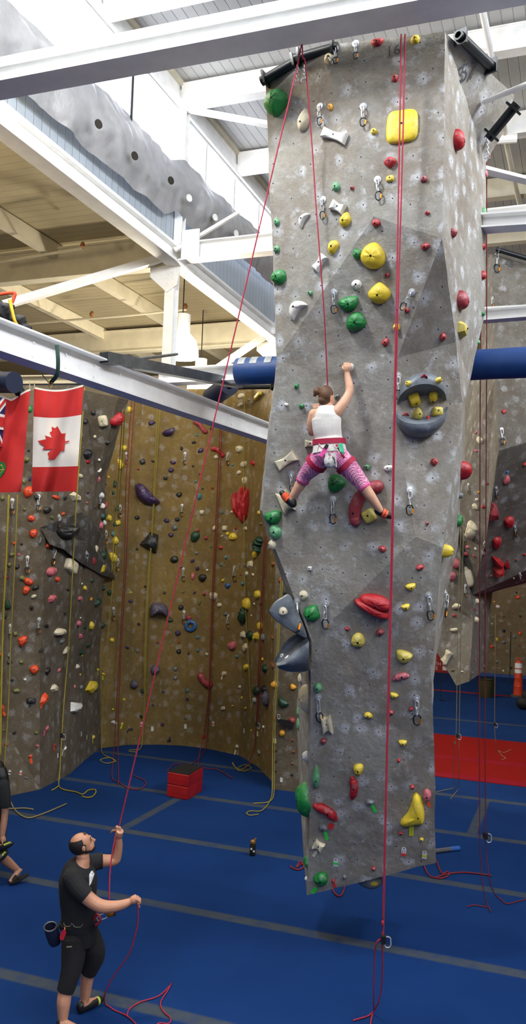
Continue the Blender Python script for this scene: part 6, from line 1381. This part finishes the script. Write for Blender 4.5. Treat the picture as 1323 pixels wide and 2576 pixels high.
def shoe(par, a_, b_, m, pat, patm, wid=.042):
    e = MB(); d_ = (b_-a_).normalized(); q, w_ = smooth_path([a_, a_.lerp(b_, .45), b_], [wid*.95, wid*1.08, wid*.7], 4); limb(e, q, w_)
    e.ball(a_+UP*.02, wid*.9); s = remesh(e, .006, 'climbing_shoe', m, par, 3)
    sd = d_.cross(FW).normalized()
    for k in pat:
        c = a_.lerp(b_, k); ax = d_; s1 = ax.cross(FW).normalized(); r_ = wid*(.95+.13*k/.45 if k < .45 else 1.08-.38*(k-.45)/.55); band(c, ax, s1, ax.cross(s1), r_*.985, r_*.985, .003, .012, 24).build('shoe_strap', patm, s, smooth=40)
    return s
M_sh = mat('black_rubber', '17171A', .5); M_os = mat('orange_leather', 'E0562A', .6)
shoe(cl, W(737,1268,.10), W(709,1240,.055), M_sh, (.45,.62,.78), M_os); shoe(cl, W(951,1285,.12), W(982,1299,.07), M_sh, (.4,.62), M_os)
cb_ = empty('chalk_bag', W(830, 1158, .44), 'white patterned chalk bag hanging at the back of the climber\'s harness', 'bag')
c = W(830, 1158, .445); e = MB(); e.lathe(c-UP*.075, UP, [(.001,0),(.028,.004),(.047,.02),(.058,.055),(.056,.09),(.046,.12),(.05,.145),(.045,.146),(.04,.11)], 20, caps=False)
t = NT('chalk_bag_print'); n1 = t.noise(t.coord(), 30, 2); n2 = t.noise(t.coord(), 22, 3); cc_ = t.mix(t.rng(n1, .56, .6), hexc('D8D6D2'), hexc('8A8E96')); cc_ = t.mix(t.rng(n2, .60, .63), cc_, hexc('C06A70'))
e.build('bag_body', t.done(cc_, .8), cb_); MB().tube(crv([c+UP*.02-FW*.06+RT*.02, c+UP*.0-FW*.066+RT*.035, c-UP*.04-FW*.06+RT*.045], 5), .004, 6).build('drawcord', M_blk, cb_); MB().tube([c-FW*.05+RT*.048+UP*.06, c-FW*.055+RT*.056-UP*.07], .008, 8).build('brush', M_galv, cb_)
pk = empty('pouch', W(814,1137,.43), 'small pink and black pouch clipped beside the chalk bag', 'pouch')
d_ = (P(822,1123,8)-P(808,1146,8)).normalized(); MB().box(W(814,1136,.43), (.018,.014,.055), (d_.cross(FW), FW, d_)).build('pouch_body', mat('pouch_pink', 'E0489A', .6), pk, smooth=0); MB().box(W(821,1123,.43), (.016,.016,.02), (d_.cross(FW), FW, d_)).build('pouch_top', M_blk, pk, smooth=0)
tg = empty('harness_tag', W(858,1128,.42), 'mint green tag hanging on the right of the climber\'s harness', 'tag')
MB().box(W(858,1126,.425), (.022,.004,.04), ((RT+UP*.25).normalized(), FW, (UP-RT*.25).normalized())).build('tag_plate', mat('mint_plastic', '4FC79A', .5), tg, smooth=0); MB().box(W(863,1139,.425), (.014,.005,.012), ((RT+UP*.25).normalized(), FW, (UP-RT*.25).normalized())).build('tag_clip', mat('tag_green', '3E9A68', .5), tg, smooth=0)
# ---- belayer
B = lambda u, v, dd=0.: P(u, v, MAN_D+dd)
man = empty('person', F(185, 2560, 0), 'bearded balding man in black belaying with the red rope, looking up', 'person', 'people')
Mr = [(B(211,2158,.0),.055,.06),(B(207,2170,0),.07,.085),(B(200,2184,0),.13,.165),(B(197,2212,0),.166,.18),(B(196,2250,0),.160,.165),(B(198,2292,0),.148,.155),(B(200,2335,0),.158,.165),(B(203,2372,0),.15,.155)]
b = MB(); p_, r_ = torso(Mr); b.tube(p_, r_, 20, flat=FW)
hcm = B(206, 2121, .0); fm = (RT*.86+UP*.24+FW*.38).normalized(); sm_ = fm.cross(UP).normalized(); um = sm_.cross(fm).normalized()
b.tube([B(209,2170,0), B(208,2148,0)], [.062,.058], 14)
b.ball(hcm-fm*.012, (.078,.104,.098), (sm_, fm, um), 20, 14); b.ball(hcm+fm*.045-um*.05, (.058,.062,.06), (sm_, fm, um)); b.ball(hcm+fm*.075-um*.088, (.03,.028,.022), (sm_, fm, um))
b.tube([hcm+fm*.092+um*.012, hcm+fm*.118-um*.022, hcm+fm*.098-um*.034], [.010,.015,.011], 8); b.ball(hcm+fm*.085+um*.022, (.055,.014,.014), (sm_, fm, um))
b.ball(hcm+fm*.093-um*.056, (.024,.012,.009), (sm_, fm, um))
for sg in (1, -1):
    b.ball(hcm-fm*.005+sm_*(.078*sg)-um*.022, (.012,.02,.03), (sm_, fm, um), 10, 8)
aN = [B(180,2208,-.14), B(200,2238,-.19), B(232,2268,-.2), B(262,2281,-.2), B(300,2278,-.16), B(325,2269,-.13)]; rN = [.075,.07,.062,.058,.046,.033]; q, w_ = smooth_path(aN, rN); limb(b, q, w_)
aF = [B(228,2172,.16), B(250,2166,.2), B(285,2164,.22), B(293,2152,.22), B(298,2126,.2), B(298,2108,.18)]; rF = [.068,.062,.054,.05,.04,.031]; q, w_ = smooth_path(aF, rF); limb(b, q, w_)
hand(b, B(326,2269,-.13), B(345,2259,-.12), (RT*.9-UP*.3+FW*.1).normalized(), (-UP*.95-RT*.1).normalized(), (-FW*.9+RT*.1).normalized(), 1.15, 1.1)
hand(b, B(298,2108,.18), B(302,2090,.14), (-RT*.95-FW*.2).normalized(), (FW*.9-RT*.2).normalized(), (-UP*.95+RT*.1).normalized(), 1.1, 1.05)
lN = [B(187,2360,-.08), B(184,2410,-.12), B(178,2446,-.16), B(164,2495,-.2), B(160,2525,-.23), B(158,2566,-.25)]; rN_ = [.108,.096,.08,.066,.063,.042]
lF = [B(222,2356,.06), B(238,2396,.06), B(230,2426,.07), B(222,2446,.08), B(218,2470,.09), B(214,2512,.09)]; rF_ = [.105,.09,.076,.066,.06,.042]
for a_, c_ in ((lN, rN_), (lF, rF_)): q, w_ = smooth_path(a_, c_); limb(b, q, w_)
heelF, toeF = atz(203, 2536, .05), atz(254, 2514, .035); heelN, toeN = atz(152, 2580, .05), atz(200, 2590, .035)
b.tube([lF[-1], heelF+V((0,0,.03)), toeF], [.042,.042,.03], 10); b.tube([lN[-1], heelN+V((0,0,.03)), toeN], [.042,.042,.03], 10)
remesh(b, .0055, 'body', SK2, man)
M_tee = mat('black_cotton', '17181A', .9, 0, .1, 10, .3, 14); M_pant = mat('charcoal_stretch', '131214', .9, 0, .1, 10, .3, 14)
g_ = MB(); p_, r_ = torso(Mr[1:7], .012); g_.tube(p_, r_, 22, flat=FW)
q, w_ = smooth_path(aN[:3], [x+.014 for x in rN[:3]]); g_.tube(q[:7], w_[:7], 16); g_.ball(q[0], w_[0]*.98); q, w_ = smooth_path(aF[:3], [x+.014 for x in rF[:3]]); g_.tube(q[:6], w_[:6], 16); g_.ball(q[0], w_[0]*.98)
TEE = remesh(g_, .006, 't_shirt', M_tee, man, 3)
g_ = MB(); p_, r_ = torso(Mr[5:], .010); g_.tube(p_, r_, 22, flat=FW)
for a_, c_ in ((lN, rN_), (lF, rF_)): q, w_ = smooth_path(a_[:4], [x+.012 for x in c_[:4]]); g_.tube(q, w_, 18); g_.ball(q[0], w_[0]*.98)
CAP = remesh(g_, .006, 'capri_trousers', M_pant, man, 3)
pr_ = MB(); pp = [(229,2199),(234,2190),(240,2189),(243,2193),(238,2210),(233,2222),(229,2228)]
SB = BVHTree.FromPolygons([v.co+parent_loc(man) for v in TEE.data.vertices], [tuple(p.vertices) for p in TEE.data.polygons])
def onman(u, v, off=.004, T=None):
    q = (T or SB).ray_cast(CAM, ray(u, v).normalized()); return (q[0]-FW*off) if q[0] is not None else None
patch(lambda s_, t_, o_: onman(s_-4, t_, .007) or P(s_-4, t_, MAN_D-.17), [pp], 0, 'shirt_print', mat('print_grey', 'C8CBD0', .8), man, 4)
hr = MB(); hr.ball(hcm-fm*.014, (.083,.109,.101), (sm_, fm, um), 40, 30)
keep = lambda p: (lambda q: (q.dot(fm) < .022-.2*max(0,q.dot(um)) and q.dot(um) < .066 and q.dot(um) > -.085) )(p-hcm)
def clipmesh(mb, keepf, name, m, par, th=.006):
    me = bpy.data.meshes.new(name); off = parent_loc(par); fs = [f_ for f_ in mb.f if all(keepf(mb.v[i]) for i in f_)]; me.from_pydata([p-off for p in mb.v], [], fs)
    bm = bmesh.new(); bm.from_mesh(me); bmesh.ops.delete(bm, geom=[v for v in bm.verts if not v.link_faces], context='VERTS')
    for f_ in bm.faces: f_.smooth = True
    bm.normal_update(); bm.to_mesh(me); bm.free(); me.materials.append(m); o = bpy.data.objects.new(name, me); COL.objects.link(o); o.parent = par; return o
M_hair2 = mat('dark_hair', '140E0A', .6, 0, .3, 60, .5, 150)
clipmesh(hr, keep, 'hair', M_hair2, man)
h2 = MB().ball(hcm-fm*.010+um*.002, (.080,.106,.101), (sm_, fm, um), 40, 30)
clipmesh(h2, lambda p: .03 < (p-hcm).dot(fm) < .062 and (p-hcm).dot(um) > .072, 'fringe', mat('thin_hair', '3A281C', .6), man)
bd = MB().ball(hcm+fm*.062-um*.08, (.046,.05,.034), (sm_, fm, um), 18, 12); bd.ball(hcm+fm*.094-um*.048, (.03,.014,.007), (sm_, fm, um)); bd.ball(hcm+fm*.03-um*.078, (.062,.04,.028), (sm_, fm, um)); 
remesh(bd, .005, 'beard', M_hair2, man, 2)
for sg in (1, -1):
    MB().tube([hcm+fm*.086+um*.030+sm_*(.014*sg), hcm+fm*.088+um*.034+sm_*(.03*sg), hcm+fm*.072+um*.028+sm_*(.05*sg)], [.004,.005,.003], 8).build('eyebrow', M_hair2, man)
    MB().ball(hcm+fm*.083+um*.010+sm_*(.03*sg), (.013,.008,.006), (sm_, fm, um), 10, 8).build('eye', mat('eye_dark', '2A1A14', .3), man)
band(B(199,2322,0), UP, RT, FW, .168, .172, .01, .024).build('harness_belt', M_blk, man, smooth=40)
for u1, u2, v1 in ((160,180,2322),(183,208,2324)): 
    a_, b2_ = B(u1, v1, -.17), B(u2, v1, -.18); MB().tube(crv([a_, a_.lerp(b2_, .2)-UP*.028, a_.lerp(b2_, .8)-UP*.028, b2_], 5), .004, 6).build('gear_loop', mat('gear_loop_dark', '6E6A5E', .5), man)
MB().tube(crv([B(236,2316,-.05), B(243,2300,-.08), B(250,2306,-.1), B(252,2318,-.1), B(240,2328,-.06)], 6), .011, 8).build('belay_loop', mat('red_webbing', 'B82A36', .6), man)
M_lime = mat('lime_leather', 'AFC24A', .6)
shoe(man, heelF, toeF, M_sh, (.8,), M_lime, .045); shoe(man, heelN, toeN, M_sh, (.3,), M_lime, .045)
ttp = onman(163, 2378, .02, BVHTree.FromPolygons([v.co+parent_loc(man) for v in CAP.data.vertices], [tuple(p.vertices) for p in CAP.data.polygons])) or B(163,2378,-.2)
MB().box(B(174,2382,-.225), (.025,.002,.004), ((RT+UP*.1).normalized(), FW, UP)).build('trouser_logo', mat('logo_tan', 'A09070', .7), man, smooth=0)
cbm = empty('chalk_bag', B(130, 2352, -.06), 'dark navy chalk bag hanging behind the belayer\'s waist', 'bag')
c = B(133, 2352, -.06); ax = (UP*.93-RT*.15-FW*.33).normalized()
MB().lathe(c-ax*.1, ax, [(.001,0),(.05,.004),(.06,.04),(.062,.15),(.058,.2),(.05,.2),(.046,.08),(.001,.07)], 20, caps=False).build('bag_body', mat('navy_fabric', '131B36', .7), cbm)
MB().tube([c+ax*.1+(RT*math.cos(i*math.pi/10)+ax.cross(RT)*math.sin(i*math.pi/10))*.056 for i in range(20)], .007, 8, closed=True).build('bag_rim', M_steel, cbm); MB().tube([c+ax*.06+RT*.05, B(152,2325,-.05)], .012, 8).build('bag_strap', M_blk, cbm)
rt_ = empty('harness_tag', B(160, 2352, -.22), 'red tag hanging on the belayer\'s harness', 'tag')
d_ = (UP+RT*.42).normalized(); c = B(158, 2352, -.235); x_ = d_.cross(FW)
ol = [(-.022,-.04),(.004,-.05),(.022,-.02),(.022,.04),(0,.052),(-.022,.03)]
MB().add([c+x_*x+d_*y for x, y in ol]+[c+x_*x+d_*y-FW*.005 for x, y in ol], [(5,4,3,2,1,0),(6,7,8,9,10,11)]+[(i,(i+1)%6,6+(i+1)%6,6+i) for i in range(6)]).build('tag_plate', mat('tag_red', 'B81E30', .5), rt_, smooth=0); MB().tube([c+d_*.045, B(163,2332,-.22)], .004, 6).build('tag_cord', M_org, rt_)
gd = empty('belay_device', dev, 'amber belay device on a steel carabiner at the belayer\'s harness', 'belay device')
MB().ball(P(277,2300,7.86), (.036,.022,.027), (RT, FW, UP)).build('device_body', mat('amber_metal', 'B0701E', .3, .6), gd, smooth=180); MB().tube([P(286,2300,7.86), P(291,2303,7.86)], .012, 8).build('lever', M_blk, gd)
d_ = (P(270,2302,7.86)-P(246,2311,7.86)).normalized(); MB().tube(ringpts(P(258,2306,7.86), d_, UP, .11, .05), .006, 8, closed=True).build('carabiner', M_galv, gd)
# ---- walking person at the left edge
K = lambda u, v, dd=0.: P(u, v, 11.15+dd)
wk = empty('person', F(-10, 2215, 0), 'person in black with long dark hair walking out at the left edge, carrying shoes', 'person', 'people')
b = MB(); Wr = [(K(-8,1958,0),.05,.05),(K(-10,1970,0),.13,.1),(K(-14,1995,0),.15,.12),(K(-16,2030,0),.135,.11),(K(-18,2065,0),.155,.13),(K(-18,2090,0),.14,.13)]
p_, r_ = torso(Wr); b.tube(p_, r_, 18, flat=FW); b.ball(K(-12,1936,0), (.085,.1,.11)); b.tube([K(-8,1962,0), K(-10,1945,0)], .05, 10); b.ball(K(-28,1940,0), .04)
ar = [K(8,1975,-.15), K(12,2008,-.17), K(12,2045,-.16), K(9,2075,-.18), K(6,2102,-.2)]; rr_ = [.06,.055,.046,.044,.032]; q, w_ = smooth_path(ar, rr_); limb(b, q, w_)
hand(b, K(6,2102,-.2), K(8,2117,-.21), (-UP*.9+RT*.4).normalized(), (-RT*.8-UP*.3).normalized(), -FW, 1.1, 1.1)
l1 = [K(-8,2085,-.06), K(-4,2120,-.07), K(4,2152,-.08), K(24,2172,-.02), K(44,2188,.03)]; r1_ = [.1,.09,.066,.058,.038]; q, w_ = smooth_path(l1, r1_); limb(b, q, w_)
l2 = [K(-28,2085,.08), K(-45,2125,.05), K(-55,2155,.03), K(-58,2190,.03), K(-60,2215,.03)]; q, w_ = smooth_path(l2, r1_); limb(b, q, w_)
hl, te = K(52,2186,.05), atz(24, 2219, .04); b.tube([K(44,2188,.03), hl, hl.lerp(te, .55), te], [.038,.036,.036,.024], 10)
b.tube([l2[-1], atz(-62,2222,.04), atz(-90,2228,.03)], [.036,.036,.025], 10)
remesh(b, .007, 'body', SK3, wk)
g_ = MB(); p_, r_ = torso(Wr[1:5], .014); g_.tube(p_, r_, 20, flat=FW); q, w_ = smooth_path(ar[:3], [.08,.078,.07]); g_.tube(q[:7], w_[:7], 14); g_.ball(q[0], .078); remesh(g_, .008, 't_shirt', M_tee, wk, 3)
g_ = MB(); p_, r_ = torso(Wr[4:], .012); g_.tube(p_, r_, 20, flat=FW)
for a_ in (l1, l2): q, w_ = smooth_path(a_[:3], [.115,.105,.085]); g_.tube(q, w_, 16); g_.ball(q[0], .113)
t = NT('camo_fabric'); n1 = t.noise(t.coord(), 14, 3); remesh(g_, .008, 'trousers', t.done(t.mix(t.rng(n1, .48, .55), hexc('16170F'), hexc('3A3D22')), .9), wk, 3)
hr = MB().ball(K(-8,1934,-.02), (.1,.11,.115)); hr.tube(crv([K(0,1935,-.06), K(6,1955,-.09), K(10,1975,-.1), K(8,1992,-.1)], 4), [.08]*5+[.075]*4+[.06]*3+[.03], 12); remesh(hr, .008, 'hair', mat('black_hair', '0A0908', .5, 0, .2, 40), wk, 2)
tt = hl.lerp(te, .5)-UP*.03
s0, s1_ = atz(22, 2227, .012), K(75, 2199, .05); sd = (s1_-s0).normalized(); ns = RT.cross(sd); nx_ = sd.cross(UP).normalized()
ol = []; 
for i in range(18):
    a = 2*math.pi*i/18; ol.append((.14*math.cos(a), (.042+.008*math.cos(a))*math.sin(a)))
c = (s0+s1_)/2; up_v = nx_.cross(sd).normalized()
if up_v.z < 0: up_v = -up_v
ff = MB().add([c+sd*x+nx_*y for x, y in ol]+[c+sd*x+nx_*y+up_v*.018 for x, y in ol], [tuple(range(18))[::-1], tuple(range(18,36))]+[(i,(i+1)%18,18+(i+1)%18,18+i) for i in range(18)]).build('flip_flop', M_blk, wk, smooth=30)
MB().tube(crv([c+nx_*.04+up_v*.02+sd*.0, c-sd*.03+up_v*.07+nx_*.02, c-sd*.09+up_v*.04, c-sd*.03+up_v*.07-nx_*.02, c-nx_*.04+up_v*.02], 5), .008, 8).build('thong_strap', M_blk, ff)
ws = empty('climbing_shoes', K(18,2125,-.22), 'pair of black and lime climbing shoes held by the walking person', 'shoes')
for k_, (u1, v1, u2, v2) in enumerate(((4,2132,29,2122),(0,2158,16,2146))):
    e = MB(); q, w_ = smooth_path([K(u1,v1,-.22-.03*k_), K((u1+u2)/2,(v1+v2)/2-1,-.22), K(u2,v2,-.2)], [.045,.048,.03]); limb(e, q, w_); remesh(e, .008, 'shoe', M_sh, ws, 2)
    MB().tube([K(u1+6,v1-6,-.26), K(u2-3,v2-3,-.255)], .012, 8).build('lime_trim', M_lime, ws)

mb = MB().ball(P(10,790,8.0), (.11,.08,.1)); mb.ball(P(22,776,8.05), (.06,.05,.05)); mb.ball(P(38,808,8.0), (.12,.08,.07)); mb.ball(P(64,828,8.0), (.07,.06,.04)); mb.ball(P(-15,775,8.0), (.1,.08,.1)); mb.box(P(20,812,8.0), (.14,.06,.05), (RT, FW, UP))
gb = remesh(mb, .012, 'bag_body', M_blk, GEAR, 4)
o_ = parent_loc(gb)
for v in gb.data.vertices: v.co += v.normal*(.022*noise.noise((v.co+o_)*14)+.012*noise.noise((v.co+o_)*31))
# ------------------------------------------------------------------ light and camera
def area(name, loc, rot, sx, sy, pw, col):
    l = bpy.data.lights.new(name, 'AREA'); l.shape = 'RECTANGLE'; l.size = sx; l.size_y = sy; l.energy = pw; l.color = col
    o = bpy.data.objects.new(name, l); o.location = loc; o.rotation_euler = rot; COL.objects.link(o); return o
def point(name, loc, pw, col, r=.25):
    l = bpy.data.lights.new(name, 'POINT'); l.energy = pw; l.color = col; l.shadow_soft_size = r
    o = bpy.data.objects.new(name, l); o.location = loc; COL.objects.link(o); return o
point('lamp_and_fill_light', (-8.2, 7, 11.4), 1150, (1, .80, .48), .35)  # added warm fill for the tan back wall, no fixture
point('lamp_and_fill_light', (-12, 11, 9.6), 300, (1, .80, .48), .35)
point('lamp_and_fill_light', (-4.5, 4.9, 11.3), 1600, (.9, .95, 1), .55)  # added light for the tower's upper face, below the unseen lamp
for p in (L1, L2): point('lamp_and_fill_light', p-V((0,0,.6)), 1200, (1, .89, .70), .3)
point('lamp_and_fill_light', (3.0, 7.5, 11.8), 1150, (.92, .96, 1), .5)  # added fill for the tower's right side and the beams, no fixture
point('lamp_and_fill_light', (-3.5, 31, 9.5), 60, (1, .82, .6), .3)
w = bpy.data.worlds.new('World'); scn.world = w; w.use_nodes = True
w.node_tree.nodes['Background'].inputs[0].default_value = (.6, .7, .85, 1); w.node_tree.nodes['Background'].inputs[1].default_value = .4
cd = bpy.data.cameras.new('Camera'); co = bpy.data.objects.new('Camera', cd); COL.objects.link(co)
cd.sensor_fit = 'VERTICAL'; cd.sensor_height = 36; cd.sensor_width = 36*1323/2576; cd.lens = 36*FPX/2576; cd.clip_end = 200
co.matrix_world = Matrix(((RT.x, UP.x, -FW.x, 0), (RT.y, UP.y, -FW.y, 0), (RT.z, UP.z, -FW.z, CH), (0, 0, 0, 1)))
scn.camera = co
vs = scn.view_settings; scn.display_settings.display_device = 'sRGB'
vs.view_transform = 'Standard'; vs.look = 'None'; vs.gamma = 1; vs.use_curve_mapping = False; vs.exposure = 0.0
scn.cycles.use_denoising = True
scn.cycles.max_bounces = 8; scn.cycles.diffuse_bounces = 5
